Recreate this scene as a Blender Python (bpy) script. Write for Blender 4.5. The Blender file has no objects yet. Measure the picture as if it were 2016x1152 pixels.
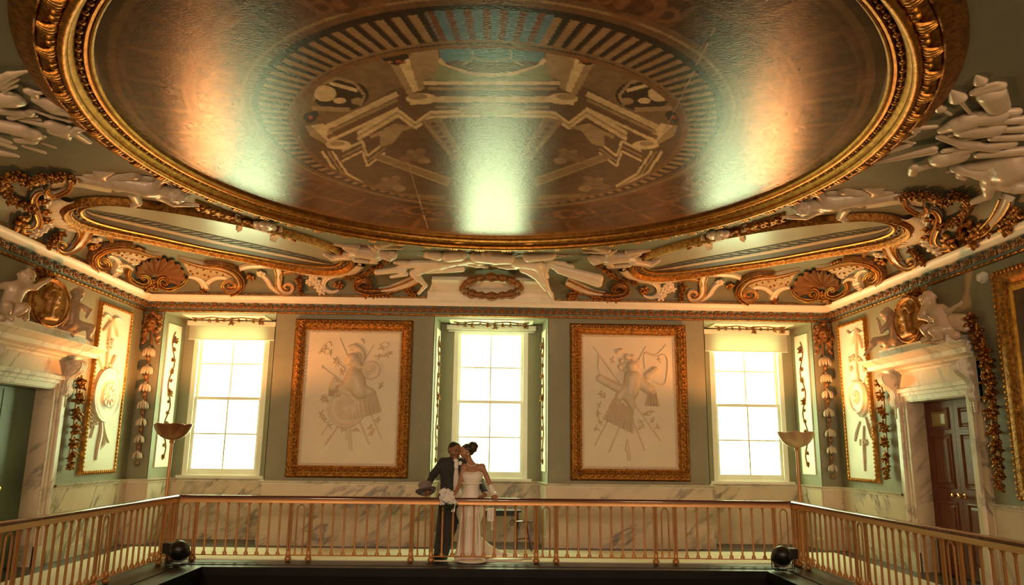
import bpy, math, random
import numpy as np
from mathutils import Vector, Matrix, Euler

scene = bpy.context.scene
COL = scene.collection
PI = math.pi
random.seed(7); rng = np.random.default_rng(7)

# ------------------------------------------------------------------ camera
FPX = 1480.0                                   # focal length in pixels of the 2016 px wide frame
EYE = np.array([0.0, 0.0, 1.65])
PITCH, YAW, ROLL = math.radians(11.696), math.radians(1.548), math.radians(0.705)
_f = np.array([math.sin(YAW)*math.cos(PITCH), math.cos(YAW)*math.cos(PITCH), math.sin(PITCH)])
_r0 = np.array([math.cos(YAW), -math.sin(YAW), 0.0]); _u0 = np.cross(_r0, _f)
_R = math.cos(ROLL)*_r0 + math.sin(ROLL)*_u0; _U = -math.sin(ROLL)*_r0 + math.cos(ROLL)*_u0
cam = bpy.data.cameras.new('camera'); cam.sensor_width = 36.0; cam.lens = FPX/2016*36.0
cam.clip_start = 0.05; cam.clip_end = 200
cam_o = bpy.data.objects.new('camera', cam); COL.objects.link(cam_o)
m = Matrix.Identity(4)
for i in range(3):
    m[i][0], m[i][1], m[i][2], m[i][3] = _R[i], _U[i], -_f[i], EYE[i]
cam_o.matrix_world = m
scene.camera = cam_o

# ------------------------------------------------------------------ colour management, sky, exposure
vs = scene.view_settings
vs.view_transform = 'Standard'; vs.look = 'None'; vs.gamma = 1.0; vs.use_curve_mapping = False
vs.exposure = 0.0
scene.cycles.max_bounces = 8; scene.cycles.diffuse_bounces = 5; scene.cycles.glossy_bounces = 4
scene.cycles.transparent_max_bounces = 16
scene.cycles.sample_clamp_indirect = 10.0
SKY = (0.84, 1.0, 0.55)                        # light through summer trees: pale yellow green
SKY_POWER = 13.0
world = bpy.data.worlds.new('world'); scene.world = world; world.use_nodes = True
bgn = world.node_tree.nodes['Background']; bgn.inputs[0].default_value = (*SKY, 1); bgn.inputs[1].default_value = SKY_POWER
LAMP_COLOUR = (1.0, 0.36, 0.10)
LAMP_WATTS = 310.0
FILL = (1.0, .66, .40); FILL_WATTS = 118.0   # warm fill lamps added behind the camera, without a visible source
for x_ in (-4.86, 0.0, 4.86):
    lt = bpy.data.lights.new('fill_light', 'AREA'); lt.shape = 'RECTANGLE'; lt.size = 1.3; lt.size_y = 1.7; lt.spread = math.radians(115); lt.energy = FILL_WATTS; lt.color = FILL
    lo = bpy.data.objects.new('fill_light', lt); COL.objects.link(lo); lo.location = (x_, -1.36, 3.0); lo.rotation_euler = (PI/2, 0, 0)

# ------------------------------------------------------------------ room dimensions (metres, gallery floor z = 0)
XW = 6.18; YB = 13.37; YF = -1.4; YC = 7.19; NICHE = 0.80
Z_DADO = 1.06; Z_NICHE = 3.95; Z_FRIEZE = 3.985; Z_CORONA = 4.13; Z_COVE = 4.27; Z_CEIL = 4.74
COVE_A = 1.35; COVE_P = 0.14; Z_CANVAS = 4.72
RAIL_Y = 11.48; RAIL_X = 4.53; LEDGE = 0.62
def ray(px, py):
    return _f + _R*((px-1008)/FPX) - _U*((py-576)/FPX)
def onY(px, py, Y):
    v = ray(px, py); return Vector(EYE + v*(Y/v[1]))
def onX(px, py, X):
    v = ray(px, py); return Vector(EYE + v*(X/v[0]))
def onZ(px, py, Z):
    v = ray(px, py); return Vector(EYE + v*((Z-EYE[2])/v[2]))
def cove_z(x, y):
    sx = XW-COVE_P-abs(x); sy = min(YB-COVE_P-y, y-(YF+COVE_P))
    t = min(1.0, (max(0, 1-sx/COVE_A)**6 + max(0, 1-sy/COVE_A)**6)**(1/6))
    return Z_COVE + (Z_CEIL-Z_COVE)*(1-t**2.2)**(1/2.2)
def cove_n(x, y):
    e = .01; gx = (cove_z(x+e, y)-cove_z(x-e, y))/(2*e); gy = (cove_z(x, y+e)-cove_z(x, y-e))/(2*e)
    g = math.hypot(gx, gy)
    if g > 4: gx, gy = gx*4/g, gy*4/g
    return Vector((gx, gy, -1)).normalized()
def onC(px, py):                               # where a line of sight meets the cove or the ceiling
    v = ray(px, py); tp = (Z_COVE-.06-EYE[2])/v[2]
    for t in np.linspace(tp, tp*1.25, 70):
        P = EYE+v*t
        out = abs(P[0]) > XW-COVE_P-.004 or P[1] > YB-COVE_P-.004
        if out or P[2] > cove_z(P[0], P[1]):
            a, b = tp, t
            for _ in range(24):
                mm = (a+b)/2; Q = EYE+v*mm
                if abs(Q[0]) > XW-COVE_P-.004 or Q[1] > YB-COVE_P-.004 or Q[2] > cove_z(Q[0], Q[1]): b = mm
                else: a = mm
            return Vector(EYE+v*a)
        tp = t

# ------------------------------------------------------------------ objects and tags
def tag(o, label=None, cat=None, group=None, kind=None):
    if label: o['label'] = label
    if cat: o['category'] = cat
    if group: o['group'] = group
    if kind: o['kind'] = kind
    return o
def empty(name, loc=(0, 0, 0), rz=0.0):
    o = bpy.data.objects.new(name, None); COL.objects.link(o); o.location = loc; o.rotation_euler = (0, 0, rz)
    o.empty_display_size = .1
    return o
def thing(name, label, cat, loc=(0, 0, 0), group=None, rz=0.0):
    return tag(empty(name, loc, rz), label, cat, group)
def wm(o):
    return o.matrix_basis.copy() if o.parent is None else wm(o.parent) @ o.matrix_parent_inverse @ o.matrix_basis
def link(name, me, parent=None, mat=None):
    o = bpy.data.objects.new(name, me); COL.objects.link(o)
    if mat is not None and not me.materials: me.materials.append(mat)
    if parent is not None:
        o.parent = parent
        o.matrix_parent_inverse = wm(parent).inverted()
    return o
def place(name, me, parent, M_):               # a shared mesh put down with matrix M_ (world space)
    o = link(name, me, parent); o.matrix_basis = M_
    return o
class MB:
    def __init__(s): s.v = []; s.f = []
    def add(s, vs, fs):
        n = len(s.v); s.v += [tuple(p) for p in vs]; s.f += [tuple(i+n for i in f) for f in fs]; return s
    def box(s, a, b):
        (x0, y0, z0), (x1, y1, z1) = a, b
        if x0 > x1: x0, x1 = x1, x0
        if y0 > y1: y0, y1 = y1, y0
        if z0 > z1: z0, z1 = z1, z0
        return s.add([(x0,y0,z0),(x1,y0,z0),(x1,y1,z0),(x0,y1,z0),(x0,y0,z1),(x1,y0,z1),(x1,y1,z1),(x0,y1,z1)],
              [(0,3,2,1),(4,5,6,7),(0,1,5,4),(1,2,6,5),(2,3,7,6),(3,0,4,7)])
    def prism(s, poly, fn, d0, d1):            # poly: list of (u,v); fn(u,v,d) -> xyz
        n = len(poly); vs = [fn(u, v, d0) for u, v in poly]+[fn(u, v, d1) for u, v in poly]
        return s.add(vs, [tuple(range(n)), tuple(range(2*n-1, n-1, -1))]+[(i, i+n, (i+1) % n+n, (i+1) % n) for i in range(n)])
    def tube(s, path, rad, n=8, caps=True, closed=False):
        path = [Vector(p) for p in path]; k = len(path)
        if not hasattr(rad, '__len__'): rad = [rad]*k
        t0 = (path[1]-path[0]).normalized(); up = Vector((0, 0, 1)) if abs(t0.z) < .9 else Vector((1, 0, 0))
        a = t0.cross(up).normalized(); vs = []
        for i, p in enumerate(path):
            if closed: t = path[(i+1) % k]-path[i-1]
            else: t = path[min(i+1, k-1)]-path[max(i-1, 0)]
            if t.length < 1e-9: t = t0
            t.normalize(); a = (a-t*a.dot(t))
            if a.length < 1e-6: a = t.orthogonal()
            a.normalize(); b = t.cross(a)
            for j in range(n):
                q = 2*PI*j/n; vs.append(p+(a*math.cos(q)+b*math.sin(q))*rad[i])
        fs = []
        for i in range(k if closed else k-1):
            i2 = (i+1) % k
            for j in range(n):
                fs.append((i*n+j, i*n+(j+1) % n, i2*n+(j+1) % n, i2*n+j))
        if caps and not closed:
            fs.append(tuple(range(n-1, -1, -1))); fs.append(tuple((k-1)*n+j for j in range(n)))
        return s.add(vs, fs)
    def lathe(s, prof, n=16, c=(0, 0, 0), axis='z', a0=0, a1=2*PI):
        full = abs(a1-a0-2*PI) < 1e-6; k = len(prof); cols = n if full else n+1; vs = []
        for i in range(cols):
            q = a0+(a1-a0)*i/n; co, si = math.cos(q), math.sin(q)
            for r, z in prof:
                p = (r*co, r*si, z) if axis == 'z' else ((r*co, z, r*si) if axis == 'y' else (z, r*co, r*si))
                vs.append((p[0]+c[0], p[1]+c[1], p[2]+c[2]))
        fs = []
        for i in range(n):
            i2 = (i+1) % cols
            for j in range(k-1): fs.append((i*k+j, i2*k+j, i2*k+j+1, i*k+j+1))
        return s.add(vs, fs)
    def ellip(s, c, r, n=10, m=6, M_=None):
        vs = []; fs = []
        for i in range(m+1):
            ph = PI*i/m
            for j in range(n):
                th = 2*PI*j/n; p = Vector((r[0]*math.sin(ph)*math.cos(th), r[1]*math.sin(ph)*math.sin(th), r[2]*math.cos(ph)))
                if M_ is not None: p = M_ @ p
                vs.append(p+Vector(c))
        for i in range(m):
            for j in range(n): fs.append((i*n+j, (i+1)*n+j, (i+1)*n+(j+1) % n, i*n+(j+1) % n))
        return s.add(vs, fs)
    def mesh(s, name, mat=None, smooth=False):
        me = bpy.data.meshes.new(name); me.from_pydata(s.v, [], s.f); me.validate(); me.update()
        if mat is not None: me.materials.append(mat)
        if smooth:
            me.polygons.foreach_set('use_smooth', [True]*len(me.polygons))
            if smooth != 'all': me.set_sharp_from_angle(angle=math.radians(45))
        return me
    def build(s, name, mat, parent=None, smooth=False):
        return link(name, s.mesh(name, mat, smooth), parent)
def cr(pts, n=8, closed=False):                # Catmull-Rom through points (any dimension)
    P = [np.array(p, float) for p in pts]; k = len(P); out = []
    rng_ = range(k) if closed else range(k-1)
    for i in rng_:
        if closed: a, b, c, d = P[i-1], P[i], P[(i+1) % k], P[(i+2) % k]
        else: a, b, c, d = P[max(i-1, 0)], P[i], P[i+1], P[min(i+2, k-1)]
        for j in range(n):
            t = j/n; out.append(.5*((2*b)+(c-a)*t+(2*a-5*b+4*c-d)*t*t+(3*b-a-3*c+d)*t**3))
    if not closed: out.append(P[-1])
    return out

# ------------------------------------------------------------------ blended solids: distance field -> surface nets
def rc(a, b, ra, rb=None, k=.03): return ('c', np.array(a, float), np.array(b, float), ra, ra if rb is None else rb, k)
def el(c, r, rot=(0, 0, 0), k=.03): return ('e', np.array(c, float), np.array(r, float), np.array(Euler(rot).to_matrix()), k)
def rb_(c, h, rot=(0, 0, 0), rd=.01, k=.02): return ('b', np.array(c, float), np.array(h, float), np.array(Euler(rot).to_matrix()), rd, k)
def cut(p): return ('-',)+(p,)
def _bounds(p):
    if p[0] == 'c': r = max(p[3], p[4]); return np.minimum(p[1], p[2])-r, np.maximum(p[1], p[2])+r
    r = np.linalg.norm(p[2]) if p[0] == 'b' else p[2].max()
    return p[1]-r, p[1]+r
def _eval(p, X):
    if p[0] == 'c':
        a, b, ra, rb2 = p[1:5]; ba = b-a; d = ba@ba+1e-12; t = np.clip(((X-a)@ba)/d, 0, 1)
        return np.linalg.norm(X-a-t[..., None]*ba, axis=-1)-(ra+(rb2-ra)*t)
    Y = (X-p[1])@p[3]
    if p[0] == 'e':
        q = Y/p[2]; k0 = np.linalg.norm(q, axis=-1); k1 = np.linalg.norm(q/p[2], axis=-1)
        return k0*(k0-1)/np.maximum(k1, 1e-9)
    q = np.abs(Y)-(p[2]-p[4]); return np.linalg.norm(np.maximum(q, 0), axis=-1)+np.minimum(q.max(-1), 0)-p[4]
def sdf_mesh(name, prims, res, mat=None, warp=None, floor=None, xf=None):
    prims = [p for p in prims]
    pos = [p for p in prims if p[0] != '-']
    lo = np.min([_bounds(p)[0] for p in pos], 0)-3*res; hi = np.max([_bounds(p)[1] for p in pos], 0)+3*res
    n = np.ceil((hi-lo)/res).astype(int)+1
    ax = [lo[i]+res*np.arange(n[i]) for i in range(3)]
    V = np.full(n, 9.0, np.float32)
    for p in prims:
        neg = p[0] == '-'; q = p[1] if neg else p; k = q[-1]
        a, b = _bounds(q); a = a-k-2*res; b = b+k+2*res
        i0 = np.clip(np.floor((a-lo)/res).astype(int), 0, n); i1 = np.clip(np.ceil((b-lo)/res).astype(int)+1, 0, n)
        if (i1 <= i0).any(): continue
        sl = tuple(slice(i0[j], i1[j]) for j in range(3))
        G = np.stack(np.meshgrid(*[ax[j][sl[j]] for j in range(3)], indexing='ij'), -1)
        if warp is not None: d = _eval(q, warp(G))
        else: d = _eval(q, G)
        O = V[sl]
        if neg: h = np.maximum(k-np.abs(O+d), 0)/k; V[sl] = np.maximum(O, -d)+h*h*k*.25
        else: h = np.maximum(k-np.abs(O-d), 0)/k; V[sl] = np.minimum(O, d)-h*h*k*.25
    ins = V < 0
    c = sum(ins[i:n[0]-1+i, j:n[1]-1+j, k:n[2]-1+k].astype(np.int8) for i in (0, 1) for j in (0, 1) for k in (0, 1))
    cell = (c > 0) & (c < 8); idx = np.full(cell.shape, -1, np.int64); ids = np.argwhere(cell); idx[cell] = np.arange(len(ids))
    acc = np.zeros((len(ids), 3)); cnt = np.zeros(len(ids))
    cor = {(i, j, k): V[ids[:, 0]+i, ids[:, 1]+j, ids[:, 2]+k] for i in (0, 1) for j in (0, 1) for k in (0, 1)}
    for (i, j, k), A in cor.items():
        for d in range(3):
            o = [i, j, k]
            if o[d]: continue
            o2 = list(o); o2[d] = 1; B = cor[tuple(o2)]; mk = (A < 0) != (B < 0)
            t = np.where(mk, A/np.where(mk, A-B, 1), 0); P = np.tile(np.array(o, float), (len(ids), 1)); P[:, d] = t
            acc[mk] += P[mk]; cnt += mk
    verts = lo+res*(ids+acc/np.maximum(cnt, 1)[:, None])
    faces = []
    for d in range(3):
        e1, e2 = [(1, 2), (2, 0), (0, 1)][d]
        s0 = [slice(None)]*3; s1 = [slice(None)]*3; s0[d] = slice(0, -1); s1[d] = slice(1, None)
        A = ins[tuple(s0)]; B = ins[tuple(s1)]; E_ = np.argwhere(A != B)
        E_ = E_[(E_[:, e1] > 0) & (E_[:, e2] > 0) & (E_[:, e1] < n[e1]-1) & (E_[:, e2] < n[e2]-1)]
        fl = A[E_[:, 0], E_[:, 1], E_[:, 2]]
        def cid(a, b):
            q = E_.copy(); q[:, e1] -= a; q[:, e2] -= b; return idx[q[:, 0], q[:, 1], q[:, 2]]
        Q = np.stack([cid(1, 1), cid(0, 1), cid(0, 0), cid(1, 0)], 1); Q[~fl] = Q[~fl][:, ::-1]
        faces.append(Q)
    F = np.concatenate(faces); F = F[(F >= 0).all(1)]
    # one smoothing pass
    nb = np.zeros_like(verts); nc = np.zeros(len(verts))
    for a, b in ((0, 1), (1, 2), (2, 3), (3, 0)):
        np.add.at(nb, F[:, a], verts[F[:, b]]); np.add.at(nc, F[:, a], 1)
        np.add.at(nb, F[:, b], verts[F[:, a]]); np.add.at(nc, F[:, b], 1)
    verts = verts*.5+.5*nb/np.maximum(nc, 1)[:, None]
    if floor is not None: verts = floor(verts)
    if xf is not None:
        Mx = np.array(xf); verts = verts@Mx[:3, :3].T+Mx[:3, 3]
    me = bpy.data.meshes.new(name); me.vertices.add(len(verts)); me.vertices.foreach_set('co', verts.ravel().astype(np.float32))
    me.loops.add(F.size); me.loops.foreach_set('vertex_index', F.ravel().astype(np.int32))
    me.polygons.add(len(F)); me.polygons.foreach_set('loop_start', np.arange(0, F.size, 4, dtype=np.int32))
    me.polygons.foreach_set('use_smooth', np.ones(len(F), bool))
    me.update(calc_edges=True)
    if mat is not None: me.materials.append(mat)
    return me
def solid(name, prims, res, mat, parent=None, **kw):
    return link(name, sdf_mesh(name, prims, res, mat, **kw), parent)

# ------------------------------------------------------------------ materials
def mat(name, col, rough=.6, metal=0.0, var=.12, scale=4.0, bump=0.0, bscale=60.0, col2=None, spec=.5, coat=0.0, sheen=0, trans=0, detail=4, stretch=None):
    mt = bpy.data.materials.new(name); mt.use_nodes = True; nt = mt.node_tree; N = nt.nodes; L = nt.links
    bs = N['Principled BSDF']; bs.inputs['Roughness'].default_value = rough; bs.inputs['Metallic'].default_value = metal
    bs.inputs['Specular IOR Level'].default_value = spec; bs.inputs['Coat Weight'].default_value = coat
    tc = N.new('ShaderNodeTexCoord'); src = tc.outputs['Object']
    if stretch:
        mp = N.new('ShaderNodeMapping'); mp.inputs['Scale'].default_value = stretch; L.new(src, mp.inputs[0]); src = mp.outputs[0]
    nz = N.new('ShaderNodeTexNoise'); nz.inputs['Scale'].default_value = scale; nz.inputs['Detail'].default_value = detail
    L.new(src, nz.inputs['Vector'])
    rp = N.new('ShaderNodeValToRGB'); a = [max(0, c*(1-var)) for c in col]; b = [min(1, c*(1+var)) for c in col]
    if col2: a, b = col, col2
    rp.color_ramp.elements[0].color = (*a, 1); rp.color_ramp.elements[1].color = (*b, 1)
    rp.color_ramp.elements[0].position = .3; rp.color_ramp.elements[1].position = .7
    L.new(nz.outputs['Fac'], rp.inputs['Fac']); L.new(rp.outputs['Color'], bs.inputs['Base Color'])
    if bump:
        n2 = N.new('ShaderNodeTexNoise'); n2.inputs['Scale'].default_value = bscale; n2.inputs['Detail'].default_value = 3; L.new(src, n2.inputs['Vector'])
        bp = N.new('ShaderNodeBump'); bp.inputs['Strength'].default_value = bump; bp.inputs['Distance'].default_value = .02
        L.new(n2.outputs['Fac'], bp.inputs['Height']); L.new(bp.outputs['Normal'], bs.inputs['Normal'])
    return mt
def marble(name, base, vein, scale=1.6, rough=.25):
    mt = mat(name, base, rough, var=.10, scale=2.0); nt = mt.node_tree; N = nt.nodes; L = nt.links
    bs = N['Principled BSDF']; tc = N['Texture Coordinate']; old = bs.inputs['Base Color'].links[0].from_socket
    mp = N.new('ShaderNodeMapping'); mp.vector_type = 'TEXTURE'; mp.inputs['Rotation'].default_value = (.75, -.75, .1); mp.inputs['Scale'].default_value = (2.6, 2.6, .75)
    L.new(tc.outputs['Object'], mp.inputs[0])
    wv = N.new('ShaderNodeTexNoise'); wv.inputs['Scale'].default_value = scale; wv.inputs['Detail'].default_value = 8; wv.inputs['Roughness'].default_value = .62; wv.inputs['Distortion'].default_value = .25
    L.new(mp.outputs[0], wv.inputs['Vector'])
    ab = N.new('ShaderNodeMath'); ab.operation = 'SUBTRACT'; ab.inputs[1].default_value = .5; L.new(wv.outputs['Fac'], ab.inputs[0])
    a2 = N.new('ShaderNodeMath'); a2.operation = 'ABSOLUTE'; L.new(ab.outputs[0], a2.inputs[0])
    rp = N.new('ShaderNodeValToRGB'); rp.color_ramp.elements[0].position = 0; rp.color_ramp.elements[0].color = (1, 1, 1, 1)
    rp.color_ramp.elements[1].position = .04; rp.color_ramp.elements[1].color = (0, 0, 0, 1); L.new(a2.outputs[0], rp.inputs[0])
    n3 = N.new('ShaderNodeTexNoise'); n3.inputs['Scale'].default_value = 1.7; n3.inputs['Detail'].default_value = 3; L.new(tc.outputs['Object'], n3.inputs['Vector'])
    r3 = N.new('ShaderNodeValToRGB'); r3.color_ramp.elements[0].position = .36; r3.color_ramp.elements[1].position = .6; L.new(n3.outputs['Fac'], r3.inputs[0])
    mu = N.new('ShaderNodeMath'); mu.operation = 'MULTIPLY'; L.new(rp.outputs[0], mu.inputs[0]); L.new(r3.outputs[0], mu.inputs[1])
    mx = N.new('ShaderNodeMix'); mx.data_type = 'RGBA'; L.new(mu.outputs[0], mx.inputs[0]); L.new(old, mx.inputs[6]); mx.inputs[7].default_value = (*vein, 1)
    L.new(mx.outputs[2], bs.inputs['Base Color'])
    return mt
M = {}
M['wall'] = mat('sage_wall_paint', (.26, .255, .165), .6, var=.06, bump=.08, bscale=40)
M['ceil'] = mat('sage_paint_shaded', (.145, .142, .085), .6, var=.06, bump=.05, bscale=30)  # same sage paint as the walls, darkened to put ceiling shade in
M['plaster'] = mat('white_plaster', (.72, .61, .45), .32, var=.05, scale=6, bump=.05, bscale=50)
M['cream'] = mat('cream_paint', (.78, .72, .58), .4, var=.04)
M['white'] = mat('white_gloss_paint', (.82, .80, .70), .35, var=.03)
M['husk'] = mat('buff_plaster', (.56, .46, .33), .45, var=.06, scale=8)
M['marble'] = marble('veined_marble', (.64, .53, .39), (.22, .20, .17), 1.5)
M['marble2'] = marble('white_marble', (.74, .66, .52), (.40, .35, .28), 2.2, .3)
M['gilt'] = mat('gilding', (.34, .135, .022), .40, 1.0, var=.35, scale=14, bump=.25, bscale=70, col2=(.62, .30, .06))
M['giltdark'] = mat('aged_gilding', (.16, .06, .012), .40, 1.0, scale=22, bump=.6, bscale=60, col2=(.50, .23, .05))
M['bronzeleaf'] = mat('bronzed_plaster', (.16, .07, .022), .42, .35, scale=18, bump=.3, bscale=60, col2=(.34, .165, .055))
M['bronze'] = mat('lacquered_brass', (.52, .25, .085), .36, .4, var=.12, scale=3, col2=(.62, .31, .11))
M['stone'] = mat('stone_coloured_stucco', (.58, .45, .31), .3, var=.08, scale=6, bump=.05, bscale=50)
M['mahogany'] = mat('polished_mahogany', (.10, .025, .012), .2, var=.3, scale=5, coat=.5, stretch=(1, 12, 12))
M['doorwood'] = mat('door_mahogany', (.15, .042, .02), .42, var=.35, scale=6, spec=.3, stretch=(9, 9, 1))
M['carpet'] = mat('cream_carpet', (.88, .82, .64), .95, var=.05, scale=30, bump=.2, bscale=200)
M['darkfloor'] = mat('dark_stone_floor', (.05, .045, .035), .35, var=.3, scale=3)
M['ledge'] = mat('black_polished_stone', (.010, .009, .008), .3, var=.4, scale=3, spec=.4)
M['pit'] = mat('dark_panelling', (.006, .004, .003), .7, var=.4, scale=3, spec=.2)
M['black'] = mat('black_painted_metal', (.008, .007, .007), .4, var=.2)
M['friezeblue'] = mat('blue_green_frieze', (.13, .17, .13), .5, var=.15)
M['trellis'] = mat('diaper_ground', (.42, .30, .16), .5, var=.15, scale=20, bump=.5, bscale=45)
def glass():
    mt = bpy.data.materials.new('window_glass'); mt.use_nodes = True; N = mt.node_tree.nodes; L = mt.node_tree.links
    N.remove(N['Principled BSDF']); o = N['Material Output']; t = N.new('ShaderNodeBsdfTransparent'); g = N.new('ShaderNodeBsdfGlossy')
    t.inputs[0].default_value = (.96, .98, .94, 1); g.inputs['Roughness'].default_value = .05
    mx = N.new('ShaderNodeMixShader'); mx.inputs[0].default_value = .04; L.new(t.outputs[0], mx.inputs[1]); L.new(g.outputs[0], mx.inputs[2])
    L.new(mx.outputs[0], o.inputs[0]); return mt
M['glass'] = glass()
def blind():
    mt = bpy.data.materials.new('sheer_roller_blind'); mt.use_nodes = True; N = mt.node_tree.nodes; L = mt.node_tree.links
    N.remove(N['Principled BSDF']); o = N['Material Output']; t = N.new('ShaderNodeBsdfTranslucent'); d = N.new('ShaderNodeBsdfDiffuse'); tr = N.new('ShaderNodeBsdfTransparent')
    nz = N.new('ShaderNodeTexNoise'); nz.inputs['Scale'].default_value = 3; rp = N.new('ShaderNodeValToRGB')
    rp.color_ramp.elements[0].color = (.80, .77, .66, 1); rp.color_ramp.elements[1].color = (.88, .85, .75, 1); L.new(nz.outputs[0], rp.inputs[0])
    t.inputs[0].default_value = (.5, .5, .4, 1); L.new(rp.outputs[0], d.inputs[0])
    m1 = N.new('ShaderNodeMixShader'); m1.inputs[0].default_value = .4; L.new(t.outputs[0], m1.inputs[1]); L.new(d.outputs[0], m1.inputs[2])
    m2 = N.new('ShaderNodeMixShader'); m2.inputs[0].default_value = .0; L.new(m1.outputs[0], m2.inputs[1]); L.new(tr.outputs[0], m2.inputs[2])
    L.new(m2.outputs[0], o.inputs[0]); return mt
M['blind'] = blind()
def emit(name, col, s):
    mt = bpy.data.materials.new(name); mt.use_nodes = True; N = mt.node_tree.nodes; bs = N['Principled BSDF']
    bs.inputs['Base Color'].default_value = (*col, 1); bs.inputs['Emission Color'].default_value = (*col, 1); bs.inputs['Emission Strength'].default_value = s
    return mt
M['bulb'] = emit('lamp_bulb', (1, .72, .38), 25)
# ================================================================== the room
def struct(name, mb, mt, smooth=False):
    return tag(mb.build(name, mt, None, smooth), kind='structure')
NIN = [(-5.82, -3.85), (-1.02, 1.02), (3.85, 5.82)]; SPLAY = .07   # window niches in the back wall, splayed a little
WINX = [-4.86, 0.0, 4.86]; WHW = .70; WZ0, WZ1 = 1.10, 3.90
# floor: a gallery round an open well
f = MB(); LX = RAIL_X-LEDGE; LYB = RAIL_Y-LEDGE+.05; LYF = 2.9
f.box((-XW, LYB, -.35), (XW, YB, 0)); f.box((-XW, YF, -.35), (XW, LYF, 0)); f.box((-XW, LYF, -.35), (-LX, LYB, 0)); f.box((LX, LYF, -.35), (XW, LYB, 0))
for a, b in NIN: f.box((a, YB, -.35), (b, YB+NICHE, 0))
for s_ in (-1, 1): f.box((s_*XW, 9.2, -.35), (s_*(XW+.7), 11.3, 0))
floor_o = struct('floor', f, M['darkfloor'])
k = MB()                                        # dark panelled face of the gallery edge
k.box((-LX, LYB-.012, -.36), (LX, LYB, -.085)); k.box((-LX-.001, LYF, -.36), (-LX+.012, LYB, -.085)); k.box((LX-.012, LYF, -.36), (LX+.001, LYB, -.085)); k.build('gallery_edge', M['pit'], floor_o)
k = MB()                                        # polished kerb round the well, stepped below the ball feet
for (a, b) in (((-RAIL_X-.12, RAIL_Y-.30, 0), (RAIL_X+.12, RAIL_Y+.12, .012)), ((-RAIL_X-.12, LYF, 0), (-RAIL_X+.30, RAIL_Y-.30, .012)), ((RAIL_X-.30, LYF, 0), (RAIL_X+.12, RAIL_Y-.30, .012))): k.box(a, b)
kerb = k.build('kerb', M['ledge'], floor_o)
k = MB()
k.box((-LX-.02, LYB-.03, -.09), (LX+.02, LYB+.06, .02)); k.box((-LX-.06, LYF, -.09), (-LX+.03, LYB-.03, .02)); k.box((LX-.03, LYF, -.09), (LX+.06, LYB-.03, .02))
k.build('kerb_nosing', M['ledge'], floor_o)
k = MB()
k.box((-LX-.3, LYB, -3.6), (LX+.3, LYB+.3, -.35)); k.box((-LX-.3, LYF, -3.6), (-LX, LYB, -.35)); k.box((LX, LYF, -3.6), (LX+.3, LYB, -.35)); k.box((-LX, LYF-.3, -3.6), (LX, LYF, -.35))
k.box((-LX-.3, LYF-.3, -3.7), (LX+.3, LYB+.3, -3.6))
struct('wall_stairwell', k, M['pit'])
cpt = thing('carpet_runner', 'cream carpet runner lying along the gallery floor behind the brass railing', 'carpet', (0, 12.2, 0))
k = MB(); k.box((-5.75, 11.66, .0), (5.75, 12.92, .018)); k.build('back_runner', M['carpet'], cpt)
for s in (-1, 1):
    k = MB(); k.box((s*4.72, 1.2, .0), (s*5.75, 11.66, .018)); k.build('side_runner', M['carpet'], cpt)

# walls
w = MB(); T = 1.1
edges = [-XW-.3]+[e for n_ in NIN for e in n_]+[XW+.3]
for i in range(0, 8, 2): w.box((edges[i], YB, -.4), (edges[i+1], YB+T, 5.0))
for (a, b), cx in zip(NIN, WINX):
    w.box((a, YB, Z_NICHE), (b, YB+T, 5.0))
    for e_, s_ in ((a, 1), (b, -1)): w.prism([(e_-s_*.01, YB), (e_, YB), (e_+s_*SPLAY, YB+NICHE), (e_-s_*.01, YB+NICHE)], lambda u, v, z: (u, v, z), -.4, Z_NICHE+.01)
    y0, y1 = YB+NICHE, YB+T
    w.box((a, y0, -.4), (cx-WHW, y1, Z_NICHE)); w.box((cx+WHW, y0, -.4), (b, y1, Z_NICHE))
    w.box((cx-WHW, y0, -.4), (cx+WHW, y1, WZ0)); w.box((cx-WHW, y0, WZ1), (cx+WHW, y1, Z_NICHE))
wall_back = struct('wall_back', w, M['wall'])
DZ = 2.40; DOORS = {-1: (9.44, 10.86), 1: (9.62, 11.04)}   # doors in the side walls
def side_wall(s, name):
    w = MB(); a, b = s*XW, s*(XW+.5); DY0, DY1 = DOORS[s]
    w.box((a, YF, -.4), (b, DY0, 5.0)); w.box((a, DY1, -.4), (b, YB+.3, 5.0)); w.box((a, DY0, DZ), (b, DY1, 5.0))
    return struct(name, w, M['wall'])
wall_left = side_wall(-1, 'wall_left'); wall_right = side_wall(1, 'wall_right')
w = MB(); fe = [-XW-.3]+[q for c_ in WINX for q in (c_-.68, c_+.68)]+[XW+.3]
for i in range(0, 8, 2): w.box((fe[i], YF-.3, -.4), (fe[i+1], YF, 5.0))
for c_ in WINX: w.box((c_-.68, YF-.3, -.4), (c_+.68, YF, 1.15)); w.box((c_-.68, YF-.3, 3.85), (c_+.68, YF, 5.0))  # window openings added behind the camera for the fill lamps
wall_front = struct('wall_front', w, M['wall'])

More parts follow.
